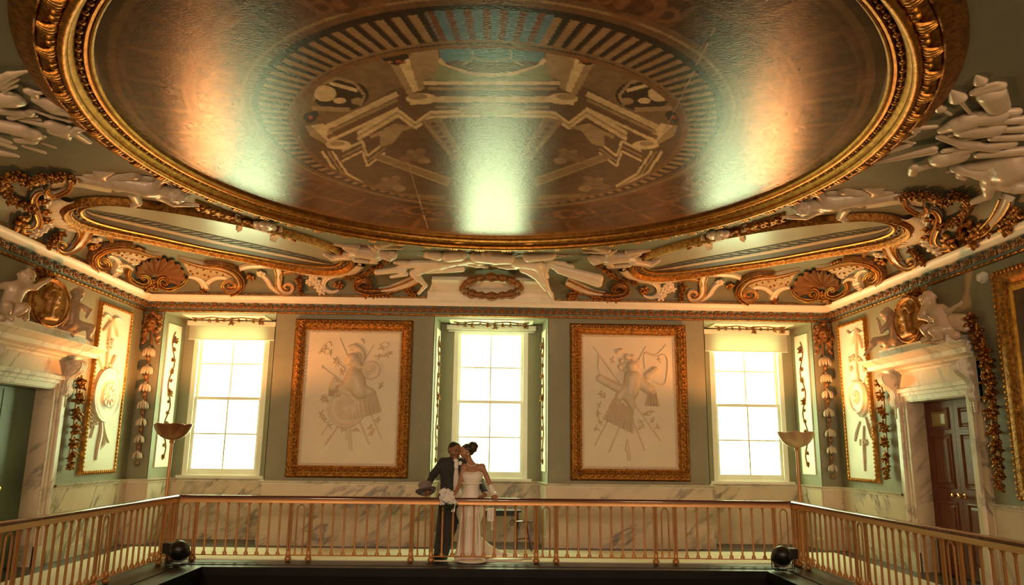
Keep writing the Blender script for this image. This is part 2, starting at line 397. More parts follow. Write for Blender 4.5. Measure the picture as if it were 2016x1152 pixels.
# ceiling with its cove
nx, ny = 110, 130; vs_, fs_ = [], []
X_, Y_ = XW-COVE_P+.001, None
xs = np.concatenate([-X_+COVE_A*(1-np.cos(np.linspace(0, PI/2, 26))), np.linspace(-X_+COVE_A, X_-COVE_A, 40)[1:-1], X_-COVE_A*(1-np.cos(np.linspace(PI/2, 0, 26)))])
ya, yb = YF+COVE_P-.001, YB-COVE_P+.001
ys = np.concatenate([ya+COVE_A*(1-np.cos(np.linspace(0, PI/2, 12))), np.linspace(ya+COVE_A, yb-COVE_A, 50)[1:-1], yb-COVE_A*(1-np.cos(np.linspace(PI/2, 0, 26)))])
for y in ys:
    for x in xs: vs_.append((x, y, cove_z(x, y)))
nx = len(xs)
for j in range(len(ys)-1):
    for i in range(nx-1): fs_.append((j*nx+i, (j+1)*nx+i, (j+1)*nx+i+1, j*nx+i+1))
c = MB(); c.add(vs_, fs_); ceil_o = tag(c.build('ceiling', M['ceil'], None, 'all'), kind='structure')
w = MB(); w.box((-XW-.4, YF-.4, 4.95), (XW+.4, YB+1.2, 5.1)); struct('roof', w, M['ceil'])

# cornice: frieze with gilt leaves, white corona and gilt bead, on three walls
def run_frame(side):                            # local (u along the wall, d out of it, z) -> world
    if side == 'back': return (lambda u, d, z: (u, YB-d, z)), -XW, XW
    if side == 'left': return (lambda u, d, z: (-XW+d, u, z)), YF, YB
    if side == 'right': return (lambda u, d, z: (XW-d, u, z)), YF, YB
    return (lambda u, d, z: (u, YF+d, z)), -XW, XW
def strip(name, side, prof, mt, parent=None, u0=None, u1=None, mitre=True):
    fn, a, b = run_frame(side); a = a if u0 is None else u0; b = b if u1 is None else u1
    mb = MB(); n = len(prof); vs = []
    for e, sg in ((a, 1), (b, -1)):
        for d, z in prof:
            mt_ = d*sg if mitre and ((e == b) or side == 'back' or side == 'front') else 0
            vs.append(fn(e+mt_, d, z))
    mb.add(vs, [(i, i+1, n+i+1, n+i) for i in range(n-1)]+[tuple(range(n)), tuple(range(2*n-1, n-1, -1))])
    return mb.build(name, mt, parent, True)
def leaf_mesh(kind):
    mb = MB()                                   # upright acanthus tuft in (u, d, z), about 0.12 x 0.05 x 0.12
    if kind == 0:
        for a, s in ((-.9, .8), (-.45, .95), (0, 1.05), (.45, .95), (.9, .8)):
            R_ = Matrix.Rotation(a, 4, 'Y'); mb.ellip(R_ @ Vector((0, -.012, .045*s)), (.016, .014, .05*s), 6, 5, R_.to_3x3())
        mb.ellip((0, -.024, .012), (.02, .014, .014), 6, 4)
    else:
        for sx in (-1, 1):
            for j, (u, z, r) in enumerate(((.022, .03, .024), (.045, .062, .02), (.02, .088, .02), (.052, .03, .014))):
                mb.ellip((sx*u, -.012-.004*j, z), (r, .014, r*1.1), 6, 4)
        mb.tube([(0, -.012, 0), (0, -.02, .05), (0, -.014, .11)], [.012, .014, .006], 6)
    return mb.mesh('acanthus', M['bronzeleaf'], True)
LEAF = [leaf_mesh(0), leaf_mesh(1)]
eggm = MB().ellip((0, 0, 0), (.045, .018, .014), 8, 5).mesh('egg', M['gilt'], True)
for i, side in enumerate(('back', 'left', 'right', 'front')):
    fr = strip('trim_%d' % (i+1), side, [(0, Z_FRIEZE-.02), (.035, Z_FRIEZE-.015), (.04, Z_FRIEZE+.03), (.03, Z_FRIEZE+.035), (.045, Z_FRIEZE+.07), (.085, Z_CORONA-.005), (.0, Z_CORONA)], M['friezeblue'])
    tag(fr, kind='structure')
    co = strip('corona', side, [(0, Z_CORONA-.004), (.125, Z_CORONA-.004), (.135, Z_CORONA+.045), (.165, Z_CORONA+.065), (.175, Z_CORONA+.11), (.14, Z_COVE), (0, Z_COVE)], M['cream'], fr)
    strip('gilt_fillet', side, [(.10, Z_COVE-.012), (.158, Z_COVE-.012), (.158, Z_COVE+.012), (.10, Z_COVE+.014)], M['giltdark'], fr)
    strip('gilt_astragal', side, [(.0, Z_FRIEZE-.028), (.046, Z_FRIEZE-.024), (.052, Z_FRIEZE-.008), (.046, Z_FRIEZE+.006), (0, Z_FRIEZE+.01)], M['giltdark'], fr)
    if side == 'front': continue
    fn, a, b = run_frame(side)
    a = max(a, 6.0); a = -XW if side == 'back' else a
    nn = int((b-a-.16)/.121); st = (b-a-.16)/nn
    rz = {'back': 0, 'left': PI/2, 'right': -PI/2}[side]
    for q in range(nn):
        u = a+.08+st*(q+.5); p = Vector(fn(u, .05, Z_FRIEZE+.035))
        place('acanthus', LEAF[q % 2], fr, Matrix.Translation(p) @ Matrix.Rotation(rz, 4, 'Z') @ Matrix.Rotation(.35, 4, 'X') @ Matrix.Scale(.98, 4))
    if side != 'back':
        for q in range(0, nn, 1):
            u = a+.08+st*(q+.5); p = Vector(fn(u, .052, Z_FRIEZE-.012))
            place('egg', eggm, fr, Matrix.Translation(p) @ Matrix.Rotation(rz, 4, 'Z') @ Matrix.Scale(.9, 4))

# marble dado, rail and skirting; every slab its own piece
def slab(wall, a, b, parent):
    k = MB(); k.box(a, b); return k.build('marble_slab', M['marble'], parent)
DT = .03
for i in range(0, 8, 2):
    x0, x1 = max(edges[i], -XW), min(edges[i+1], XW)
    slab('b', (x0, YB-DT, .17), (x1, YB, Z_DADO-.06), wall_back)
    k = MB(); k.box((x0, YB-DT-.025, 0), (x1, YB, .17)); k.build('marble_plinth', M['marble'], wall_back)
for (a, b), cx in zip(NIN, WINX):
    y = YB+NICHE
    slab('b', (a, y-DT, .17), (b, y, Z_DADO-.06), wall_back)
    k = MB(); k.box((a, y-DT-.025, 0), (b, y, .17)); k.build('marble_plinth', M['marble'], wall_back)
    for s, e in ((1, a), (-1, b)):
        for nm_, th, z0_, z1_ in (('marble_slab', DT, .17, Z_DADO-.06), ('marble_plinth', DT+.025, 0, .17)):
            k = MB(); k.prism([(e, YB-th*.6), (e+s*th, YB-th*.6), (e+s*(th+SPLAY), y-DT), (e+s*SPLAY, y-DT)], lambda u, v, z: (u, v, z), z0_, z1_); k.build(nm_, M['marble'], wall_back)
def dado(name, path, parent=None):              # moulded rail swept along wall corners, path is a polyline in plan, room on its left
    prof = [(0, -.065), (.04, -.06), (.042, -.04), (.06, -.03), (.07, -.008), (.075, 0), (0, 0)]
    mb = MB(); n = len(prof); P = [Vector((x, y)) for x, y in path]
    for i, p in enumerate(P):
        d1 = (P[i]-P[i-1]).normalized() if i else (P[1]-P[0]).normalized()
        d2 = (P[i+1]-P[i]).normalized() if i < len(P)-1 else d1
        n1 = Vector((-d1.y, d1.x)); n2 = Vector((-d2.y, d2.x)); b = (n1+n2); b = b/max(.3, b.dot(n1))
        for d, z in prof: mb.v.append((p.x+b.x*d, p.y+b.y*d, Z_DADO+z))
    for i in range(len(P)-1):
        for j in range(n-1): mb.f.append((i*n+j, i*n+j+1, (i+1)*n+j+1, (i+1)*n+j))
    return tag(mb.build(name, M['marble2'], parent, True), kind='structure')
bx_ = [(XW, YB)]
for (a, b) in reversed(NIN): bx_ += [(b, YB), (b-SPLAY, YB+NICHE), (a+SPLAY, YB+NICHE), (a, YB)]
bx_ += [(-XW, YB)]
dado('trim_5', bx_)
CW = .30                                       # width of the door casing
dado('trim_6', [(-XW, YB), (-XW, DOORS[-1][1]+CW)]); dado('trim_7', [(-XW, DOORS[-1][0]-CW), (-XW, YF)])
dado('trim_8', [(XW, DOORS[1][1]+CW), (XW, YB)]); dado('trim_9', [(XW, YF), (XW, DOORS[1][0]-CW)])
for s, wl in ((-1, wall_left), (1, wall_right)):
    DO0, DO1 = DOORS[s][0]-CW, DOORS[s][1]+CW
    for y0, y1 in ((DO1, YB-.03), (6.9, DO0), (4.0, 6.9), (YF, 4.0)):
        slab('s', (s*XW, y0, .17), (s*(XW-DT), y1, Z_DADO-.06), wl)
        k = MB(); k.box((s*XW, y0, 0), (s*(XW-DT-.025), y1, .17)); k.build('marble_plinth', M['marble'], wl)

# windows: sash frames with panes, seen against the daylight
def window(n, cx):
    y = YB+NICHE+.04
    o = tag(empty('window_%d' % n, (cx, y, WZ0)), kind='structure')
    fw = .085
    k = MB(); k.box((cx-WHW, y-.05, WZ0), (cx-WHW+fw, y+.12, WZ1)); k.box((cx+WHW-fw, y-.05, WZ0), (cx+WHW, y+.12, WZ1)); k.box((cx-WHW+fw, y-.05, WZ1-fw), (cx+WHW-fw, y+.12, WZ1)); k.box((cx-WHW+fw, y-.05, WZ0), (cx+WHW-fw, y+.12, WZ0+.03))
    k.build('window_frame', M['white'], o)
    k = MB(); k.box((cx-WHW-.08, y-.12, WZ0-.045), (cx+WHW+.08, y-.03, WZ0)); k.build('window_sill', M['white'], o)
    zm = 2.49; x0, x1 = cx-WHW+fw, cx+WHW-fw
    for nm, z0, z1, yy in (('lower_sash', WZ0+.03, zm+.03, y), ('upper_sash', zm-.03, WZ1-fw, y+.05)):
        k = MB(); st = .05; b0 = .09 if nm[0] == 'l' else .055
        k.box((x0, yy, z0), (x0+st, yy+.045, z1)); k.box((x1-st, yy, z0), (x1, yy+.045, z1)); k.box((x0+st, yy, z0), (x1-st, yy+.045, z0+b0)); k.box((x0+st, yy, z1-.055), (x1-st, yy+.045, z1))
        sash = k.build(nm, M['white'], o)
        zc = (z0+b0+z1-.055)/2
        k = MB(); k.box((cx-.014, yy+.005, z0+b0), (cx+.014, yy+.04, z1-.055)); k.build('glazing_bar', M['white'], sash)
        k = MB(); k.box((x0+st, yy+.007, zc-.014), (x1-st, yy+.038, zc+.014)); k.build('glazing_bar', M['white'], sash)
        for xa, xb in ((x0+st, cx-.014), (cx+.014, x1-st)):
            for za, zb in ((z0+b0, zc-.014), (zc+.014, z1-.055)):
                k = MB(); k.box((xa, yy+.02, za), (xb, yy+.024, zb)); k.build('pane', M['glass'], sash)
    return o
for i, cx in enumerate(WINX):                   # added blank panels closing the unseen openings behind the fill lamps
    k = MB(); k.box((cx-.68, YF-.2, 1.15), (cx+.68, YF-.15, 3.85)); fb = tag(k.build('window_%d' % (i+4), M['cream']), kind='structure')
for i, cx in enumerate(WINX):
    window(i+1, cx)
    lt = bpy.data.lights.new('window_portal', 'AREA'); lt.shape = 'RECTANGLE'; lt.size = 2*WHW; lt.size_y = WZ1-WZ0; lt.cycles.is_portal = True
    lo = bpy.data.objects.new('window_portal', lt); COL.objects.link(lo); lo.location = (cx, YB+NICHE+.28, (WZ0+WZ1)/2); lo.rotation_euler = (PI/2, 0, PI)
def roller_blind(cx, drop, w, label):
    y = YB+NICHE-.075; zt = WZ1+.005
    t = thing('roller_blind', label, 'blind', (cx, y, zt-drop))
    k = MB(); k.box((cx-w, y-.045, zt-.075), (cx+w, y+.04, zt+.01)); k.build('cassette', M['white'], t)
    k = MB(); k.box((cx-w+.03, y+.004, zt-drop), (cx+w-.03, y+.008, zt-.07)); k.build('fabric', M['blind'], t)
    k = MB(); k.tube([(cx-w+.03, y+.006, zt-drop), (cx+w-.03, y+.006, zt-drop)], .011, 8); k.build('bottom_bar', M['white'], t)
roller_blind(WINX[0], .33, .82, 'cream roller blind lowered a little over the left window')
roller_blind(WINX[1], .10, .84, 'cream roller blind fully rolled up above the centre window behind the couple')
roller_blind(WINX[2], .40, .82, 'cream roller blind lowered furthest, over the right window')
# ================================================================== painted ceiling roundel
R_IN, R_OUT = 3.60, 4.10
def painting():
    st = .0115; n = int(2*3.64/st); g = -3.64+st*np.arange(n+1)
    GX, GY = np.meshgrid(g, g, indexing='ij'); X = GX; Y = GY+YC; r = np.hypot(GX, GY)
    def noise(s, seed, oct=3, sx=1, sy=1):
        q = np.random.default_rng(seed); out = np.zeros_like(X); amp = 1; tot = 0
        for o in range(oct):
            k = 24*2**o+3; T = q.random((k, k)); u = (GX/s*sx*2**o+50) % (k-2); v = (GY/s*sy*2**o+50) % (k-2)
            i = u.astype(int); j = v.astype(int); fu = u-i; fv = v-j; fu = fu*fu*(3-2*fu); fv = fv*fv*(3-2*fv)
            out += amp*((T[i, j]*(1-fu)+T[i+1, j]*fu)*(1-fv)+(T[i, j+1]*(1-fu)+T[i+1, j+1]*fu)*fv); tot += amp; amp *= .55
        return out/tot
    n1 = noise(.35, 1); n2 = noise(.06, 2); n3 = noise(.9, 3)
    C_ = np.zeros(X.shape+(3,)); base = np.array((.105, .042, .016)); C_[:] = base
    C_ *= (.25+1.5*n1)[..., None]
    def put(mask, col, a=1.0):
        C_[mask] = C_[mask]*(1-a)+np.array(col)*a
    th = np.arctan2(GX, GY)
    # coffered dome: rings of rosettes between ribs, drawn tighter towards the lantern
    for r0, r1, nr in ((2.45, 2.85, 36), (2.9, 3.4, 36)):
        u = (th/(2*PI)*nr) % 1-.5; v = (r-(r0+r1)/2)/((r1-r0)/2)
        put((np.abs(v) < 1) & ((np.abs(u) > .43) | (np.abs(v) > .86)), (.13, .066, .03), .35)
        d = np.hypot(u*2.2, v*.95); put((np.abs(v) < .86) & (np.abs(u) < .43), (.035, .018, .010), .45)
        pet = .55+.16*np.cos(np.arctan2(u*2.2, v)*6); put((d < pet), (.13, .055, .024), .38); put((d < .2), (.05, .02, .01), .4)
    put((r > 3.44) & (r < 3.5), (.16, .08, .03), .8); put(r > 3.5, (.07, .035, .014), .7)
    # the lantern opening
    ro = np.hypot(X+.05, Y-7.06); rin = np.hypot(X+.05, Y-7.32); RO, RI = 2.26, 1.93
    tho = np.arctan2(X+.05, Y-7.1)
    put((ro < 2.42) & (ro > RO), (.12, .065, .03), .9); put((ro < 2.36) & (ro > 2.33), (.24, .15, .07), .8)
    ann = (ro < RO) & (rin > RI); put(ann, (.035, .022, .014), 1)
    # balustrade round the lantern
    mid = (RO-ro)/np.maximum(RO-ro+rin-RI, 1e-4)
    bal = ((tho/(2*PI)*104) % 1)
    put(ann & (mid > .14) & (mid < .80) & (bal < .50), (.25, .155, .08), .9)
    put(ann & (mid > .14) & (mid < .80) & (bal > .50) & (bal < .6), (.15, .07, .03), .9)
    sky = ann & (np.abs(tho) > 2.93) & (mid > .1) & (mid < .85)
    put(sky & (bal > .42), (.10, .15, .17), .95); put(sky & (bal <= .42), (.13, .055, .025), 1)
    put(ann & (mid >= .80) & (mid < .87), (.20, .12, .06), .9)
    put((rin < RI+.06) & (rin > RI), (.17, .085, .035), 1)
    ins = rin <= RI
    put(ins, (.115, .066, .034), 1)
    def poly(pts, col, a=1.0, clip=True):           # pts in the detail crop of the lantern, put down on the canvas
        Q = [onZ(500+x/2.016, y/2.016, Z_CANVAS) for x, y in pts]; q = np.array([(p.x, p.y) for p in Q])
        x0, x1 = q[:, 0].min(), q[:, 0].max(); y0, y1 = q[:, 1].min(), q[:, 1].max()
        i0, i1 = np.searchsorted(g, [x0, x1]); j0, j1 = np.searchsorted(g+YC, [y0, y1])
        sx, sy = slice(max(i0-1, 0), i1+1), slice(max(j0-1, 0), j1+1)
        px_, py_ = X[sx, sy], Y[sx, sy]; m_ = np.zeros(px_.shape, bool); k = len(q)
        for i in range(k):
            xa, ya = q[i]; xb, yb = q[(i+1) % k]
            cnd = ((ya > py_) != (yb > py_)); m_ ^= cnd & (px_ < (xb-xa)*(py_-ya)/((yb-ya) if abs(yb-ya) > 1e-9 else 1e-9)+xa)
        if clip: m_ &= ins[sx, sy]
        S = C_[sx, sy]; S[m_] = S[m_]*(1-a)+np.array(col)*a; C_[sx, sy] = S
    def line(pts, w, col, a=1.0, clip=True):
        for (xa, ya), (xb, yb) in zip(pts, pts[1:]):
            dx, dy = xb-xa, yb-ya; L = math.hypot(dx, dy)+1e-6; ox, oy = -dy/L*w/2, dx/L*w/2
            poly([(xa+ox, ya+oy), (xb+ox, yb+oy), (xb-ox, yb-oy), (xa-ox, ya-oy)], col, a, clip)
    def ell(cx, cy, rx, ry, col, a=1.0, n=18): poly([(cx+rx*math.cos(t), cy+ry*math.sin(t)) for t in np.linspace(0, 2*PI, n, False)], col, a)
    Wc, Wd, Br, Dk, Sk = (.46, .33, .19), (.27, .18, .095), (.12, .062, .03), (.04, .024, .014), (.10, .17, .19)
    for s in (1, -1):
        X0 = 945
        def mx(pts): return [((x if s == 1 else 2*X0-x), y) for x, y in pts]
        poly(mx([(180, 330), (480, 190), (720, 190), (720, 330), (560, 350), (300, 500), (180, 480)]), (.17, .105, .055))
        poly(mx([(620, 200), (730, 200), (740, 300), (660, 320)]), Wd)                 # side wall of the arch
        poly(mx([(735, 195), (945, 195), (945, 250), (800, 240), (740, 250)]), Sk)
        line(mx([(735, 235), (760, 265), (860, 295), (945, 300)]), 18, Wc)
        poly(mx([(740, 255), (860, 300), (945, 305), (945, 325), (700, 320)]), (.20, .19, .09))
        line(mx([(865, 200), (872, 232), (945, 245)]), 7, (.25, .22, .13)); line(mx([(872, 232), (820, 262)]), 7, (.25, .22, .13))
        line(mx([(660, 330), (945, 330)]), 14, Wc); line(mx([(690, 352), (945, 352)]), 12, Wd); line(mx([(700, 395), (945, 395)]), 24, Wc, .8); line(mx([(720, 425), (945, 428)]), 10, Wd)
        # columns with their capitals, and flowers behind
        poly(mx([(535, 240), (640, 215), (680, 350), (610, 378)]), Wc); poly(mx([(535, 240), (565, 232), (635, 372), (610, 378)]), Wd); poly(mx([(610, 222), (640, 215), (680, 350), (655, 358)]), Wd)
        ell(mx([(665, 395)])[0][0], 392, 62, 22, Wc); ell(mx([(650, 385)])[0][0], 384, 40, 12, Wd); line(mx([(620, 410), (735, 395)]), 16, Wc)
        for dx, dy, rr, c_ in ((0, 0, 30, Dk), (28, -14, 22, Dk), (-34, -10, 24, Dk), (8, 4, 11, (.28, .06, .03)), (-24, 6, 9, (.30, .14, .06)), (30, 8, 9, (.24, .1, .05))): ell(mx([(565+dx, 240+dy)])[0][0], 240+dy, rr, rr*.62, c_)
        poly(mx([(205, 500), (275, 490), (330, 545), (290, 575), (225, 540)]), Wc); poly(mx([(205, 500), (225, 497), (300, 568), (290, 575), (225, 540)]), Wd)
        ell(mx([(335, 575)])[0][0], 575, 52, 18, Wc); ell(mx([(330, 570)])[0][0], 570, 30, 9, Wd)
        for dx, dy, rr, c_ in ((0, 0, 26, Dk), (18, -12, 18, Dk), (2, 0, 9, (.28, .06, .03))): ell(mx([(222+dx, 466+dy)])[0][0], 466+dy, rr, rr*.8, c_)
        # figures in the roundels
        ell(mx([(345, 380)])[0][0], 378, 112, 62, Dk); line(mx([(235, 400), (260, 340), (330, 310), (400, 330), (440, 380), (420, 420)]), 12, Wd)
        ell(mx([(282, 372)])[0][0], 372, 44, 32, Wc); ell(mx([(340, 400)])[0][0], 400, 26, 12, Wc); ell(mx([(410, 402)])[0][0], 402, 26, 14, Wd); line(mx([(300, 330), (410, 360)]), 14, Wc); line(mx([(230, 430), (380, 436)]), 18, Wd)
        # entablatures stepping round the opening
        for off, wd, c_ in ((0, 22, Wc), (26, 12, Wd), (46, 16, Br), (66, 12, Wc)):
            line(mx([(290, 505+off*.9), (570, 372+off*.9)]), wd, c_, .9)
        for off, wd, c_ in ((0, 16, Wc), (22, 10, Wd), (40, 14, Wc)):
            line(mx([(410, 530+off*.6), (575, 432+off*.6)]), wd, c_, .9)
            line(mx([(575, 440+off*.5), (640, 490+off*.5), (700, 446+off*.5), (945, 440+off*.4)]), wd*.8, c_, .9)
            line(mx([(350, 600+off), (430, 560+off), (450, 620+off), (520, 566+off)]), wd*.6, c_, .9)
            line(mx([(270+off, 600), (330+off, 690), (430+off*.6, 740)]), wd*.7, c_, .9)
        for pts in ([(500, 520), (560, 490), (640, 505), (590, 520), (550, 570), (500, 585)],): poly(mx(pts), Wd); line(mx([(460, 545), (520, 520), (560, 545)]), 14, Wd)
        # ribs of the painted vault with garlands, and putti in clouds
        poly(mx([(660, 480), (740, 465), (830, 620), (790, 640)]), (.20, .125, .065)); line(mx([(672, 478), (800, 636)]), 6, Wd); line(mx([(736, 466), (828, 618)]), 6, Wd)
        for t in np.linspace(.1, .9, 7): ell(mx([(702+108*t, 0)])[0][0], 476+152*t, 11, 8, (.13, .06, .03))
        poly(mx([(470, 625), (500, 615), (780, 712), (770, 740)]), (.20, .125, .065)); line(mx([(475, 628), (770, 738)]), 6, Wd); line(mx([(500, 612), (780, 710)]), 6, Wd)
        line(mx([(570, 775), (760, 785)]), 16, (.19, .12, .06)); line(mx([(570, 800), (760, 806)]), 8, Wd)
        for cx, cy in ((640, 620), (540, 730)):
            for dx, dy, rr, c_ in ((0, 0, 40, (.17, .105, .06)), (36, 18, 26, (.22, .14, .08)), (-40, 12, 26, (.18, .10, .055)), (24, -22, 20, (.19, .11, .06)), (-20, -18, 16, (.22, .13, .07)), (48, 20, 12, (.27, .17, .10))): ell(mx([(cx+dx, 0)])[0][0], cy+dy, rr, rr*.5, c_)
    ell(945, 436, 130, 26, Wd); ell(945, 436, 112, 19, (.25, .19, .1)); ell(945, 436, 20, 8, (.3, .15, .07))
    line([(1830, 110), (1625, 530)], 4, (.3, .2, .12), .8, False); line([(612, 640), (690, 910)], 4, (.3, .2, .12), .8, False)   # seams of the canvas
    # larger painted scrolls and swags out on the dark dome
    for a0 in np.linspace(0, 2*PI, 8, False)+.39:
        for dr, da, rr, c_ in ((2.60, 0, .20, (.17, .075, .03)), (2.60, .05, .12, (.08, .035, .015)), (2.62, -.09, .10, (.16, .07, .03)), (2.62, .11, .09, (.16, .07, .03))):
            cx, cy = dr*math.sin(a0+da), dr*math.cos(a0+da); d = np.hypot(GX-cx, GY-cy); put((d < rr) & (d > rr*.55), c_, .75)
    C_[:] = np.clip(C_, 0, 1)**1.18*1.35
    C_ *= 1.55*(.72+.56*n2)[..., None]*(.8+.4*n3)[..., None]
    keep = r < 3.635; idx = np.full(X.shape, -1); idx[keep] = np.arange(keep.sum())
    V_ = np.stack([X[keep], Y[keep], np.full(keep.sum(), Z_CANVAS)], 1)
    a, b, c, d = idx[:-1, :-1], idx[1:, :-1], idx[1:, 1:], idx[:-1, 1:]
    ok = (a >= 0) & (b >= 0) & (c >= 0) & (d >= 0); F = np.stack([a[ok], d[ok], c[ok], b[ok]], 1)
    me = bpy.data.meshes.new('canvas'); me.vertices.add(len(V_)); me.vertices.foreach_set('co', V_.ravel().astype(np.float32))
    me.loops.add(F.size); me.loops.foreach_set('vertex_index', F.ravel().astype(np.int32)); me.polygons.add(len(F)); me.polygons.foreach_set('loop_start', np.arange(0, F.size, 4, dtype=np.int32))
    me.update(calc_edges=True)
    at = me.attributes.new('paint', 'FLOAT_COLOR', 'POINT'); at.data.foreach_set('color', np.concatenate([np.clip(C_[keep], 0, 1), np.ones((len(V_), 1))], 1).ravel().astype(np.float32))
    mt = bpy.data.materials.new('varnished_ceiling_painting'); mt.use_nodes = True; N = mt.node_tree.nodes; L = mt.node_tree.links; bs = N['Principled BSDF']
    an = N.new('ShaderNodeAttribute'); an.attribute_name = 'paint'
    N.remove(bs); df = N.new('ShaderNodeBsdfDiffuse'); L.new(an.outputs['Color'], df.inputs['Color'])
    bs = N.new('ShaderNodeBsdfAnisotropic'); bs.distribution = 'BECKMANN'; bs.inputs['Roughness'].default_value = .18; bs.inputs['Anisotropy'].default_value = .5; bs.inputs['Color'].default_value = (1, 1, 1, 1)
    fr_n = N.new('ShaderNodeFresnel'); fr_n.inputs['IOR'].default_value = 1.36; mxs = N.new('ShaderNodeMixShader')
    L.new(fr_n.outputs[0], mxs.inputs[0]); L.new(df.outputs[0], mxs.inputs[1]); L.new(bs.outputs[0], mxs.inputs[2]); L.new(mxs.outputs[0], N['Material Output'].inputs[0])
    tc = N.new('ShaderNodeTexCoord'); nz = N.new('ShaderNodeTexNoise'); nz.inputs['Scale'].default_value = 55; nz.inputs['Detail'].default_value = 6
    mp = N.new('ShaderNodeMapping'); mp.inputs['Scale'].default_value = (.6, 1.6, 1); L.new(tc.outputs['Object'], mp.inputs[0]); L.new(mp.outputs[0], nz.inputs['Vector'])
    bp = N.new('ShaderNodeBump'); bp.inputs['Strength'].default_value = .3; bp.inputs['Distance'].default_value = .008; L.new(nz.outputs['Fac'], bp.inputs['Height'])
    L.new(bp.outputs[0], bs.inputs['Normal'])
    cx_ = N.new('ShaderNodeCombineXYZ'); cx_.inputs[1].default_value = 1.0; L.new(cx_.outputs[0], bs.inputs['Tangent'])   # brushed varnish, strokes across the canvas
    me.materials.append(mt)
    return link('ceiling_painting', me)
tag(painting(), 'large round varnished ceiling painting of a dome with balustrade and columns', 'painting')

# gilt frame round it
frm = thing('ceiling_frame', 'huge round carved gilt frame around the ceiling painting', 'frame', (0, YC, Z_CEIL))
def ring(name, prof, mt, n=220):
    k = MB(); k.lathe([(r_, z_) for r_, z_ in prof], n, (0, YC, 0)); return k.build(name, mt, frm, True)
ring('inner_fillet', [(3.595, 4.735), (3.59, 4.69), (3.605, 4.672), (3.62, 4.675), (3.625, 4.69), (3.635, 4.66), (3.655, 4.655), (3.665, 4.672)], M['gilt'])
ring('bead_channel', [(3.66, 4.675), (3.675, 4.69), (3.715, 4.69), (3.73, 4.66)], M['giltdark'])
ring('torus', [(3.725, 4.68), (3.735, 4.64), (3.755, 4.628), (3.762, 4.62)]+[(3.795+.037*math.cos(t), 4.606-.04*math.sin(t)) for t in np.linspace(PI, 0, 12)]+[(3.835, 4.63)], M['gilt'])
ring('leaf_band', [(3.832, 4.632), (3.845, 4.65), (3.87, 4.628), (3.92, 4.618), (3.96, 4.64), (3.975, 4.66)], M['giltdark'])
ring('outer_fillet', [(3.972, 4.662), (3.978, 4.64), (3.992, 4.637), (4.0, 4.65), (4.03, 4.668), (4.08, 4.68), (4.13, 4.705), (4.16, 4.745)], M['giltdark'])
bead = MB().ellip((0, 0, 0), (.026, .03, .022), 10, 6).mesh('bead', M['gilt'], True)
sbead = MB().ellip((0, -.008, 0), (.013, .014, .014), 8, 5).ellip((0, .012, 0), (.011, .011, .012), 8, 5).mesh('small_bead', M['gilt'], True)
NB = 150
for i in range(NB):
    t = 2*PI*i/NB
    if -math.cos(t) > .70: continue                 # over and behind the camera
    for me_, tt, nm in ((bead, t, 'bead'), (sbead, t+PI/NB, 'small_bead')):
        place(nm, me_, frm, Matrix.Translation((3.694*math.sin(tt), YC+3.694*math.cos(tt), 4.672)) @ Matrix.Rotation(-tt, 4, 'Z') @ Matrix.Rotation(PI/2, 4, 'Z'))
k = MB(); k.ellip((-.035, -.045, -.012), (.042, .036, .036), 9, 6); k.ellip((-.035, .045, -.012), (.042, .036, .036), 9, 6)
eggs = k.mesh('egg_pair', M['gilt'], True)
k = MB()
for j, y in enumerate((-.055, -.02, .02, .055)):
    a = cr([(-.07, y*1.5, -.005), (-.03, y*1.1, -.03), (.02, y*.9, -.034), (.065, y*.6+.012, -.012)], 3); k.tube(a, [.008, .015, .018, .019, .019, .018, .016, .014, .012, .006], 6)
k.ellip((-.055, 0, -.02), (.02, .018, .018), 7, 5)
acan = k.mesh('acanthus_spray', M['gilt'], True)
NL = 60
for i in range(NL):
    t = 2*PI*i/NL
    if -math.cos(t) > .72: continue
    for me_, tt, nm in ((eggs, t, 'egg_pair'), (acan, t+PI/NL, 'acanthus_spray')):
        place(nm, me_, frm, Matrix.Translation((3.905*math.sin(tt), YC+3.905*math.cos(tt), 4.628)) @ Matrix.Rotation(-tt, 4, 'Z') @ Matrix.Rotation(PI/2, 4, 'Z') )
# ================================================================== brass railing round the well
def baluster_mesh(nm, r, z0, z1):
    k = MB(); k.lathe([(0, z0), (r*2.1, z0), (r*2.1, z0+.012), (r*1.9, z0+.03), (r*1.15, z0+.045), (r, z0+.06), (r, z1-.05), (r*1.1, z1-.03), (r*1.7, z1-.012), (r*1.9, z1), (0, z1)], 8)
    return k.mesh(nm, M['bronze'], True)
BZ0, BZ1 = .105, .825
BAL = baluster_mesh('baluster', .0145, BZ0, BZ1)
k = MB()                                        # newel: a cluster of two rods on a moulded foot
for s in (-1, 1): k.lathe([(.016, BZ0+.05), (.016, BZ1-.03), (.022, BZ1)], 8, (s*.017, 0, 0))
k.lathe([(0, BZ0), (.034, BZ0), (.034, BZ0+.02), (.03, BZ0+.045), (.02, BZ0+.065), (.0, BZ0+.066)], 10); k.lathe([(0, BZ1-.03), (.026, BZ1-.028), (.034, BZ1), (0, BZ1)], 10)
NEW = k.mesh('newel', M['bronze'], True)
k = MB(); w_ = .052
arc = [(-w_, 0, BZ0+.03)]+[(-w_*math.cos(t), 0, BZ1-.085+w_*math.sin(t)*1.25) for t in np.linspace(0, PI, 13)]+[(w_, 0, BZ0+.03)]
k.tube(arc, .0115, 8)
for s in (-1, 1): k.lathe([(0, BZ0), (.02, BZ0), (.019, BZ0+.02), (.01, BZ0+.05)], 8, (s*w_, 0, 0))
HAIR = k.mesh('hairpin', M['bronze'], True)
BALL = MB().lathe([(0, .012), (.022, .012), (.044, .03), (.05, .05), (.044, .07), (.03, .083), (.036, .09), (0, .092)], 14).mesh('ball_foot', M['bronze'], True)
